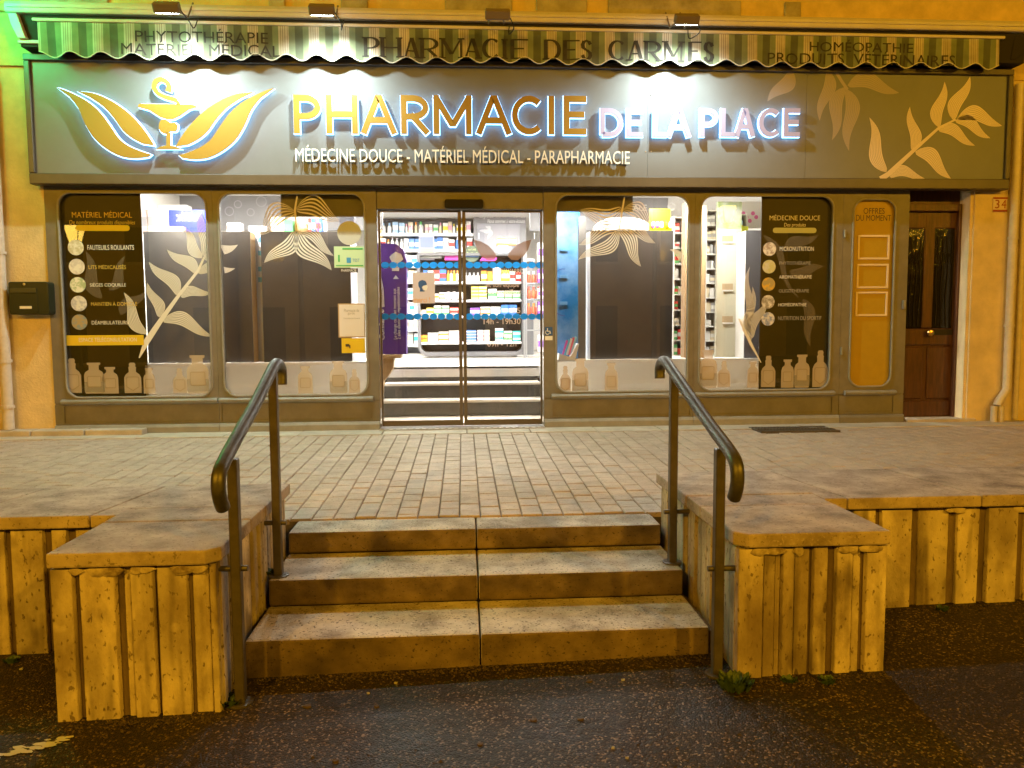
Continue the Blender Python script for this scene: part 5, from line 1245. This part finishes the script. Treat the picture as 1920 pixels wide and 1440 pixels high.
# things behind the left and right windows: cabinets with dark backs turned to the street
CY = 0.42
def cabinet(label, u0, u1, v0, depth=0.5, body=M_white, front=M_black):
    z0 = W(500, 682, 0.09).z; a = W(u0, 560, CY); b = W(u1, 560, CY); zt = W((u0+u1)/2, v0, CY).z
    th = empty('window_cabinet', ((a.x+b.x)/2, CY+0.2, z0), label, 'cabinet')
    MB().box(a.x, b.x, CY+0.013, CY+depth, z0, zt-0.001).build('body', body, th); MB().box(a.x-0.001, b.x+0.001, CY, CY+0.012, z0, zt).build('back_board', front, th)
    return zt
M_greypanel = mat('grey_display_back', (0.1, 0.095, 0.09), 0.5, var=0.2, vscale=2)
z1 = cabinet('dark grey cabinet back in the leftmost window behind the branch print', 274, 404, 434, body=M_white, front=M_greypanel)
z2 = cabinet('narrow black cabinet back at the left of second window', 409, 472, 434, 0.3, body=M_lightwood)
z3 = cabinet('wide black cabinet back in the second window', 492, 658, 434, 0.5)
z4 = cabinet('wide black cabinet back in the window right of the doors', 1107, 1261, 432, 0.5)
z5 = cabinet('grey cabinet back beside the list in the right window', 1397, 1450, 432, 0.5, front=mat('mid_grey_board', (.13, .13, .14), .5))
MB().box(W(1086, 500, CY).x, W(1100, 500, CY).x, CY+0.05, CY+0.09, W(500, 682, .09).z, W(1090, 405, CY).z).build('upright_panel', M_greypanel, [o for o in COL.objects if o.get('label', '').startswith('wide black cabinet back in the window right')][0])
# goods on top of the cabinets
def on_top(name, label, u0, u1, vt, z, c1, c2, y=0.6, depth=0.15, cat='box'):
    a = W(u0, 430, y).x; b = W(u1, 430, y).x; zt = W((u0+u1)/2, vt, y).z; carton(a, b, z+0.001, zt-z-0.001, y, c1, c2, label, None, depth=depth, name=name, cat=cat)
on_top('blister_pack', 'white blister pack at the left on the dark grey cabinet', 262, 276, 392, z1, (.7, .55, .5), (.3, .3, .32)); on_top('blister_pack', 'white blister pack next to the blue notice on the cabinet', 278, 294, 391, z1, (.72, .6, .55), (.32, .3, .3))
on_top('white_carton', 'plain white carton behind the blue notice', 297, 352, 384, z1, (.6, .6, .58), (.62, .62, .6), y=0.75)
bn = empty('blue_notice', (W(354, 430, .6).x, 0.6, z1), 'blue notice board with white writing on the dark grey cabinet', 'notice')
a = W(317, 418, .6); b = W(391, 394, .6); MB().box(a.x, b.x, 0.6, 0.62, z1+0.001, b.z).build('board', pmat((.02, .035, .5)), bn)
for k_, (s, u0, u1) in enumerate((('Et vous ?', 341, 360), ('Quand avez-vous changé', 330, 372), ('de brosse à dents', 334, 368), ('pour la dernière fois ?', 331, 371))): text_px(s, u0, u1, 397.5+k_*4.6, 401.5+k_*4.6, 0.599, M_white, bn)
on_top('orange_strip', 'low orange and white pack under the blue notice', 314, 345, 425, z1, (.75, .4, .2), WHT, y=0.5, depth=0.06)
on_top('white_pack', 'small white pack on the narrow black cabinet', 426, 452, 418, z2, WHT, CRM, y=0.5, depth=0.1)
sb_ = empty('poster_stand', (W(484, 560, 0.6).x, 0.6, 0.66), 'pale blue poster panel standing between two black cabinets', 'poster')
a = W(474, 682, 0.62); b = W(500, 424, 0.62); MB().box(a.x, b.x, 0.62, 0.64, a.z, b.z).build('panel', pmat((.62, .68, .8)), sb_)
for v in (445, 470, 500, 520): p = W(484, v, 0.615); MB().box(p.x, p.x+0.07, 0.615, 0.6195, p.z-0.05, p.z).build('picture_print', pmat((.1, .4, .7)), sb_)
on_top('cream_bag', 'cream paper bag at the left on the wide black cabinet', 508, 532, 407, z3, (.75, .68, .5), (.78, .72, .55)); on_top('green_pack', 'green pack on the wide black cabinet', 533, 548, 412, z3, (.12, .55, .2), (.15, .6, .25))
mb = MB().lathe(0, 0, [(0.05, 0), (0.075, 0.03), (0.08, 0.1), (0.075, 0.11)], 18); c = W(564, 432, .6); mb.v = [Vector((c.x+p.x, 0.66+p.y, z3+0.001+p.z)) for p in mb.v]; tag(mb.build('wooden_bowl', M_lightwood, smooth=True), 'small wooden bowl on the wide black cabinet', 'bowl')
for k_, (u0, u1, c1, c2) in enumerate(((578, 583, RED, WHT), (584, 591, BLU, WHT), (592, 597, (.3, .1, .4), RED), (598, 602, BLU, RED))): on_top('book', 'slim %s and %s box standing on the wide black cabinet' % (('red', 'blue', 'violet', 'deep blue')[k_], ('white', 'white', 'red', 'red')[k_]), u0, u1, 409, z3, c1, c2)
on_top('white_backdrop', 'white card behind the coloured boxes on the wide black cabinet', 540, 613, 403, z3, (.7, .7, .72), (.72, .72, .74), y=0.82, depth=0.02, cat='card')
on_top('dark_bag', 'dark bag at the right end of the second window', 637, 664, 403, z3-0.25, (.05, .05, .07), (.06, .06, .08), y=1.2, depth=0.2, cat='bag')
# domed lamp and yellow display in the window right of the doors
c = W(1171, 428, 0.72)
dl = empty('dome_lamp', (c.x, 0.72, z4), 'white domed lampshade glowing on the black cabinet', 'lamp')
prof = [(0.335, 0.0), (0.335, 0.02), (0.32, 0.06), (0.27, 0.11), (0.18, 0.145), (0.08, 0.16), (0.02, 0.163)]
mb = MB().lathe(c.x, 0.86, [(r, z4+0.03+z) for r, z in prof], 28); mb.build('shade', mat('opal_shade', (.85, .83, .8), .5, emit=(1, .95, .88), estr=0.9), dl, smooth=True)
MB().box(c.x-0.33, c.x+0.33, 0.80, 0.90, z4+0.001, z4+0.028).build('base', M_lightwood, dl)
yd = empty('yellow_display', (W(1238, 428, 0.55).x, 0.55, z4), 'bright yellow carton display with small toys on black cabinet', 'display')
a = W(1218, 431, .55); b = W(1257, 392, .55); MB().box(a.x, b.x, 0.55, 0.57, z4+0.001, b.z).build('back_card', pmat((.85, .68, .0)), yd)
MB().box(a.x, b.x, 0.48, 0.549, z4+0.001, z4+0.07).build('tray', pmat((.85, .62, .0)), yd)
for k_ in range(5): cc = ((.3, .1, .4), (.8, .1, .35), (.75, .75, .75), (.8, .4, .0), (.2, .3, .7))[k_]; MB().lathe(a.x+0.02+k_*(b.x-a.x-0.04)/4, 0.475, [(0.012, z4+0.03), (0.02, z4+0.05), (0.02, z4+0.085), (0.008, z4+0.1)], 8).build('toy', pmat(cc), yd)
# blue totem and leaflet box
a = W(1041, 682, 0.5); b = W(1087, 397, 0.5)
bt = empty('blue_totem', ((a.x+b.x)/2, 0.5, a.z), 'tall glossy blue display totem at the left of the window', 'display')
M_totem = mat('totem_blue', (0.015, 0.2, 0.55), 0.15, color2=(0.2, 0.4, 0.72), vscale=1.6, ramp=(0.4, 0.6))
MB().box(a.x, b.x, 0.5, 0.7, W(500, 682, 0.09).z+0.001, b.z).build('panel', M_totem, bt, bevel=0.01)
for v in (467, 518, 568): p = W(1050, v, 0.49); MB().box(p.x, p.x+0.08, 0.488, 0.4995, p.z-0.02, p.z+0.015).build('tab', pmat((.12, .35, .65)), bt)
c = W(1057, 548, 0.495); pts = circle(c.x, c.z, 0.16, 30, 0.25); MB().stroke(pts[7:24], 0.008, 0.4985).build('ring_print', pmat((.03, .1, .4)), bt)
lf = empty('leaflet_box', (W(1062, 680, .35).x, .35, .66), 'open white box of colourful leaflets on the platform', 'leaflets')
zb = W(500, 682, 0.09).z+0.001; x0, x1 = W(1046, 670, .33).x, W(1085, 670, .33).x
MB().prism([(x0, zb), (x1-0.04, zb), (x1, zb+0.17), (x1-0.02, zb+0.17), (x1-0.09, zb+0.03), (x0+0.01, zb+0.07)], .30, .42).build('box', M_white, lf)
for k_, cc in enumerate(((.7, .1, .5), (.1, .5, .7), (.75, .75, .75), (.6, .1, .15), (.3, .6, .7))): xx = x0+0.04+k_*0.025; MB().prism([(xx, zb+.05), (xx+.02, zb+.05), (xx+.07, zb+.2+.01*k_), (xx+.05, zb+.21+.01*k_)], .33+k_*.012, .338+k_*.012).build('leaflet', pmat(cc), lf)
# open shelf towers in the two right windows
def tower(label, u0, u1, vt, y, n, seedc, wood=M_lightwood, group=None):
    z0 = W(500, 682, 0.09).z; a = W(u0, 560, y).x; b = W(u1, 560, y).x; zt = W(u1, vt, y).z
    th = empty('shelf_tower', ((a+b)/2, y+0.1, z0), label, 'shelf')
    for x in (a, b-0.015): MB().box(x, x+0.015, y, y+0.25, z0, zt).build('side', wood, th)
    MB().box(a+0.016, b-0.016, y+0.235, y+0.25, z0, zt).build('back', M_white, th)
    for k_ in range(n+1):
        z = z0+0.004+(zt-z0-0.02)*k_/n; MB().box(a+0.016, b-0.016, y+0.005, y+0.234, z-0.006, z+0.008).build('shelf', M_white, th)
        if k_ < n:
            x = a+0.03
            while x < b-0.06:
                wd = rnd.uniform(0.03, 0.06); c1 = rnd.choice(seedc); c2 = rnd.choice(seedc); hh = (zt-z0)/n*rnd.uniform(0.4, 0.7)
                lab = 'small %s and %s pack in the %s' % (nm.get(c1, 'dark'), nm.get(c2, 'dark'), label.split(' with ')[0]); carton(x, x+wd, z+0.0085, hh, y+0.05, c1, c2, lab, lab, depth=0.1, name='pack', cat='pack'); x += wd+0.006
tower('slim open shelf tower with packs at the right of the domed lamp', 1262, 1284, 405, 1.1, 9, (WHT, CRM, WHT, RED, GRN), wood=M_white)
tower('open pale shelf tower with packs in the far right window', 1322, 1346, 392, 1.1, 10, (WHT, CRM, WHT, GRY), wood=M_white)
tower('open shelf tower with bright packs beside the grey cabinet', 1382, 1400, 400, 1.1, 7, (WHT, WHT, LBL, YEL, PNK), wood=M_white)
for lab, u0, u1, vt in (('narrow cream post at the right edge of the lamp window', 1284, 1296, 378), ('narrow cream post at the left edge of far right window', 1309, 1323, 385)):
    a = W(u0, 560, .6).x; b = W(u1, 560, .6).x; z0 = W(500, 682, 0.09).z
    tag(MB().box(a, b, .6, .75, z0, W(u0, vt, .6).z).build('wooden_post', M_lightwood, bevel=0.004), lab, 'post')
a = W(1344, 560, .7).x; b = W(1388, 560, .7).x; z0 = W(500, 682, 0.09).z; zt = W(1370, 378, .7).z
ct = empty('cream_totem', ((a+b)/2, .7, z0), 'tall cream display panel with three small slots', 'display')
MB().box(a, b, .7, .76, z0+0.001, zt-0.3).build('panel', mat('cream_panel', (.56, .54, .42), .5), ct); MB().box(a, b, .7, .76, zt-0.299, zt).build('header_picture', mat('header_print', (.5, .5, .45), .5, color2=(.25, .33, .12), vscale=8), ct)
for v in (447, 537, 598): p = W(1354, v, .7); MB().box(p.x, p.x+0.12, .694, .6995, p.z-0.05, p.z+0.03).build('slot', pmat((.4, .3, .18)), ct); MB().box(p.x, p.x+0.12, .685, .6935, p.z-0.055, p.z-0.04).build('slot_ledge', M_white, ct)
on_top('yellow_pack', 'lime yellow pack on the grey cabinet', 1388, 1403, 424, z5-0.05, (.6, .65, .05), (.7, .7, .1), y=0.8)
pk = empty('poster', (W(1412, 410, 1.3).x, 1.3, 2.1), 'white and pink poster high behind the right window', 'poster')
a = W(1390, 428, 1.3); b = W(1428, 378, 1.3); MB().box(a.x, b.x, 1.3, 1.32, a.z, b.z).build('panel', M_white, pk)
for k_ in range(5): p = W(1394+k_*6, 400+(k_ % 3)*7, 1.295); MB().sheet(circle(p.x, p.z, 0.025, 10), 1.298).build('flower_print', pmat((.75, .15, .4)), pk)

# ------------------------------------------------------------------ street side behind the camera (lanterns seen in the panes; tall lamps added for the yellow light)
M_lantern = emit_mat('lantern_glass_lit', (1.0, 0.62, 0.1), 9.0)
M_iron = mat('dark_iron', (0.03, 0.03, 0.03), 0.5)
def lantern(x, y, z, s, label, power):
    zg = ground_z(x, y)
    th = empty('street_lantern', (x, y, zg), label, 'street lantern')
    MB().tube([(x, y, zg-0.02), (x, y, zg+1), (x, y, z-0.3*s)], [0.07, 0.05, 0.035], 12).build('pole', M_iron, th, smooth=True)
    a, b = 0.13*s, 0.24*s
    vs = [(x-a, y-a, z-0.3*s), (x+a, y-a, z-0.3*s), (x+a, y+a, z-0.3*s), (x-a, y+a, z-0.3*s), (x-b, y-b, z+0.25*s), (x+b, y-b, z+0.25*s), (x+b, y+b, z+0.25*s), (x-b, y+b, z+0.25*s)]
    MB().add(vs, [(0, 3, 2, 1), (4, 5, 6, 7), (0, 1, 5, 4), (1, 2, 6, 5), (2, 3, 7, 6), (3, 0, 4, 7)]).build('glass', M_lantern, th)
    MB().add([(x-b*1.15, y-b*1.15, z+0.251*s), (x+b*1.15, y-b*1.15, z+0.251*s), (x+b*1.15, y+b*1.15, z+0.251*s), (x-b*1.15, y+b*1.15, z+0.251*s), (x, y, z+0.5*s)], [(0, 1, 4), (1, 2, 4), (2, 3, 4), (3, 0, 4), (3, 2, 1, 0)]).build('cap', M_iron, th)
    for sx in (-1, 1):
        for sy_ in (-1, 1): MB().tube([(x+sx*a*1.02, y+sy_*a*1.02, z-0.3*s), (x+sx*b*1.02, y+sy_*b*1.02, z+0.25*s)], 0.012, 6).build('frame_bar', M_iron, th)
LANTERN_W = 0
lantern(-12.6, -18.3, 4.1, 1.0, 'lit square street lantern across the street to the left', LANTERN_W)
lantern(-23, -17, 4.6, 1.0, 'unseen lit lantern added far along the street to the left', LANTERN_W)  # added out of view to soften the shadows
lantern(21, -17, 4.6, 1.0, 'unseen lit lantern added far along the street to the right', LANTERN_W)  # likewise an unseen extra lantern, put in for softer shadows
lantern(9.1, -18.3, 4.8, 1.0, 'lit square street lantern across the street to the right', LANTERN_W)
lantern(-2.75, -18.3, 4.1, 0.55, 'small lit street lantern straight across the street', LANTERN_W*0.7)
lantern(17.5, -25.5, 2.9, 0.4, 'tiny lit lantern before the brown house, nearer the middle', 0)
lantern(18.3, -25.5, 2.9, 0.4, 'tiny lit lantern before the brown house, farther right', 0)
def added_street_lamp(x, y, z, label, power):  # unseen lamp, added clear of the panes to carry the lanterns' yellow light
    zg = ground_z(x, y)
    th = empty('added_street_lamp', (x, y, zg), label, 'added street lamp')
    MB().tube([(x, y, zg-0.02), (x, y, zg+1.2), (x, y, z+0.2)], [0.1, 0.075, 0.05], 14).build('pole', M_iron, th, smooth=True)
    MB().tube([(x, y, z+0.15), (x, y+0.4, z+0.3), (x, y+0.9, z+0.25)], 0.035, 10).build('arm', M_iron, th, smooth=True)
    MB().box(x-0.14, x+0.14, y+0.75, y+1.25, z+0.14, z+0.26).build('head', M_iron, th, bevel=0.03)
    MB().box(x-0.1, x+0.1, y+0.82, y+1.2, z+0.12, z+0.138).build('lens', emit_mat('added_lamp_lens', SODIUM, 40.0), th)
    l = light('added_sodium_lamp', 'POINT', (x, y+1.0, z), power, SODIUM, shadow_soft_size=0.2); l.parent = th; l.location = Vector(l.location)-world_loc(th)
STREET_W = 2300.0
for x_, lab in ((-11.5, 'unseen tall lamp added far left behind the viewer'), (-4.5, 'unseen tall lamp added left behind the viewer'), (5.5, 'unseen tall lamp added right behind the viewer'), (12.5, 'unseen tall lamp added far right behind the viewer')):
    added_street_lamp(x_, -14.0, 5.6, lab, STREET_W)
# pharmacy cross on the wall beyond the left edge
M_cross = emit_mat('green_cross_tubes', (0.0, 1.0, 0.3), 80.0)
px, py, pz = -4.62, -0.95, 4.0
cx_ = empty('pharmacy_cross', (px, -0.4, pz-0.4), 'green illuminated pharmacy cross on a bracket past the awning', 'cross sign')
P = [(-.12, -.36), (.12, -.36), (.12, -.12), (.36, -.12), (.36, .12), (.12, .12), (.12, .36), (-.12, .36), (-.12, .12), (-.36, .12), (-.36, -.12), (-.12, -.12)]
MB().prism_x([(py+a, pz+b) for a, b in P], px-0.06, px+0.06).build('body', M_iron, cx_)
Q = [(a*0.85, b*0.85) for a, b in P]
for s in (-1, 1): MB().prism_x([(py+a, pz+b) for a, b in Q], px+s*0.061, px+s*0.075).build('lit_face', M_cross, cx_)
MB().tube([(px, -0.03, pz), (px, -0.62, pz)], 0.02, 8).build('bracket', M_iron, cx_)
# houses across the street
def far_house(x0, x1, h, col, label):
    y = -27.0
    th = empty('town_house', ((x0+x1)/2, y, -0.6), label, 'building')
    mt = mat('far_wall_%.1f' % x0, col, 0.85, var=0.2, vscale=0.6)
    MB().box(x0, x1, y-4, y, -0.7, h).build('wall', mt, th)
    n = max(2, int((x1-x0)/2.6))
    for fl_ in range(int(h/3)):
        for k_ in range(n):
            xc = x0+(k_+0.5)*(x1-x0)/n; z0 = fl_*3.0+(0.9 if fl_ else -0.5)
            wn = MB().box(xc-0.5, xc+0.5, y-0.01, y+0.02, z0, z0+(1.5 if fl_ else 2.4)).build('window', mat('far_dark_glass', (0.02, 0.02, 0.02), 0.1), th)
            MB().box(xc-0.6, xc+0.6, y+0.001, y+0.08, z0-0.12, z0-0.001).build('sill', M_stone, wn)
    MB().prism_x([(y-4.3, h), (y+0.4, h), (y-2, h+1.6)], x0-0.1, x1+0.1).build('roof', mat('far_roof', (0.12, 0.06, 0.04), 0.9), th)
far_house(-24, -10, 9, (0.35, 0.26, 0.16), 'tan house across the street, the left one'); far_house(-9.9, 2, 9.6, (0.4, 0.33, 0.24), 'pale house across the street, the middle one'); far_house(2.1, 20, 8.6, (0.3, 0.2, 0.12), 'brown house across the street, the right one')

# ------------------------------------------------------------------ weeds and litter
def weed(x, y, z, r, n, label):
    mb = MB()
    for i in range(n):
        a = rnd.uniform(0, 6.28); d_ = r*math.sqrt(rnd.random()); px_, py_ = x+d_*math.cos(a), y+d_*math.sin(a); h = rnd.uniform(0.3, 1)*r*0.9; s = rnd.uniform(0.008, 0.018)
        tl = rnd.uniform(-0.6, 0.6); p0 = Vector((px_, py_, z)); p1 = p0+Vector((math.cos(a)*h*0.5, math.sin(a)*h*0.5, h)); sd = Vector((-math.sin(a+tl), math.cos(a+tl), 0.1))*s; mid = (p0+p1)/2+Vector((0, 0, h*0.2))
        mb.add([p0, mid+sd, p1, mid-sd], [(0, 1, 2, 3)])
    tag(mb.build('weed', M_leafgreen, origin=(x, y, z)), label, 'plant')
weed(1.11, -4.70, ground_z(1.11, -4.7)-0.005, 0.06, 170, 'green weed tuft growing at the foot of the right front rail post')
weed(-0.955, -3.90, -0.197, 0.035, 40, 'tiny weed beside the upper left rail post')
weed(-0.965, -4.62, ground_z(-.96, -4.6), 0.04, 40, 'tiny weed beside the lower left rail post')
for k_, (x, y) in enumerate(((1.5, -4.70), (1.35, -4.68), (2.4, -4.08), (2.9, -4.09), (-2.1, -4.13))): weed(x, y, ground_z(x, y)-0.004, 0.028, 40, 'low dark moss tuft at the foot of the '+('right pillar, middle of its front', 'right pillar, left of its front', 'right long wall, nearer the pillar', 'right long wall, farther right', 'left long wall beside the pillar')[k_])
for o in COL.objects:
    if o.get('label', '').startswith('low dark moss'): o['group'] = 'moss tufts along the wall'
# bits of paper, leaves and grit on the asphalt
n_l = 0
M_bit = mat('pale_litter', (0.34, 0.32, 0.3), 0.8); M_dry = mat('dry_leaf', (0.09, 0.06, 0.035), 0.8, var=0.3, vscale=40)
def bit(u, v, s, mt, label, name):
    d_ = ray(u, v); t = (-0.49-CAM.z)/d_.z; p = CAM+d_*t; p.z = ground_z(p.x, p.y)+0.003; a = rnd.uniform(0, 3.14); mb = MB(); n_ = 6
    top = [(p.x+s*math.cos(a+k*6.283/n_)*rnd.uniform(.5, 1.2), p.y+s*0.6*math.sin(a+k*6.283/n_)*rnd.uniform(.5, 1.2), p.z+rnd.uniform(.001, .006)) for k in range(n_)]
    mb.add(top+[(q[0], q[1], p.z-0.003) for q in top], [tuple(range(n_))]+[(k, (k+1) % n_, n_+(k+1) % n_, n_+k) for k in range(n_)])
    tag(mb.build(name, mt), label, name.replace('_', ' '), label)
for u, v, s in ((742, 1283, .008), (836, 1233, .01), (1168, 1284, .012), (1120, 1219, .011), (1150, 1400, .008), (1175, 1417, .007), (690, 1300, .007), (1340, 1240, .007)): bit(u, v, s, M_bit, 'tiny pale scrap lying on the dark asphalt', 'paper_scrap')
for u, v, s in ((578, 1320, .02), (706, 1323, .016), (1000, 1350, .016), (1105, 1285, .018), (1088, 1350, .016), (900, 1390, .015), (630, 1415, .016)): bit(u, v, s, M_dry, 'small dry leaf lying on the dark asphalt', 'dry_leaf')
bit(40, 1249, .012, M_bit, 'pale cigarette end by the left wall', 'cigarette_end')
# worn white paint mark at the lower left
d_ = ray(30, 1400); p = CAM+d_*((-0.51-CAM.z)/d_.z); mb = MB()
for k_ in range(46):
    t = rnd.random(); x = p.x-0.1+0.24*t+rnd.gauss(0, .012); y = p.y-0.06+0.12*t+rnd.gauss(0, .014); z = ground_z(x, y)+0.0035; s = rnd.uniform(.006, .02); a = rnd.uniform(0, 6)
    pts = [(x+s*1.7*math.cos(a+q*1.0472)*rnd.uniform(.5, 1.1), y+s*0.8*math.sin(a+q*1.0472)*rnd.uniform(.5, 1.1), z+k_*0.00002) for q in range(6)]; mb.add(pts, [tuple(range(6))])
o = mb.build('paint_mark', mat('worn_white_paint', (.6, .56, .52), .7), origin=(p.x, p.y, ground_z(p.x, p.y))); tag(o, kind='structure')

mb = MB()
def grit(x, y, n_, sx_, sy_):
    for _ in range(n_):
        gx, gy = x+rnd.uniform(-sx_, sx_), y+abs(rnd.gauss(0, sy_))*-1; s_ = rnd.uniform(0.003, 0.011); z = ground_z(gx, gy)+0.001; a = rnd.uniform(0, 6)
        mb.add([(gx+s_*math.cos(a), gy+s_*math.sin(a), z), (gx+s_*math.cos(a+2.1), gy+s_*math.sin(a+2.1), z), (gx+s_*math.cos(a+4.2), gy+s_*math.sin(a+4.2), z), (gx, gy, z+s_*0.8)], [(0, 1, 3), (1, 2, 3), (2, 0, 3)])
grit(0.07, -4.415, 420, 1.0, 0.035); grit(-1.3, -4.70, 130, 0.33, 0.03); grit(1.46, -4.66, 130, 0.33, 0.03); grit(3.5, -4.05, 260, 1.7, 0.05); grit(-3.2, -4.08, 220, 1.6, 0.05); grit(0.2, -5.0, 160, 1.6, 0.5)
tag(mb.build('grit', mat('dark_grit', (0.07, 0.048, 0.03), 0.9, var=0.4, vscale=60), origin=(0, -4.5, -0.48)), 'loose grit and leaf crumbs gathered along the steps', 'grit', kind='stuff')

for o in COL.objects:                            # one plain colour needs no second colour word
    for key in ('label', 'group'):
        t_ = o.get(key)
        if t_:
            for c_ in ('white', 'cream', 'orange', 'grey', 'pale blue', 'yellow', 'pink', 'red', 'green'): t_ = t_.replace('%s and %s ' % (c_, c_), 'plain %s ' % c_)
            o[key] = t_
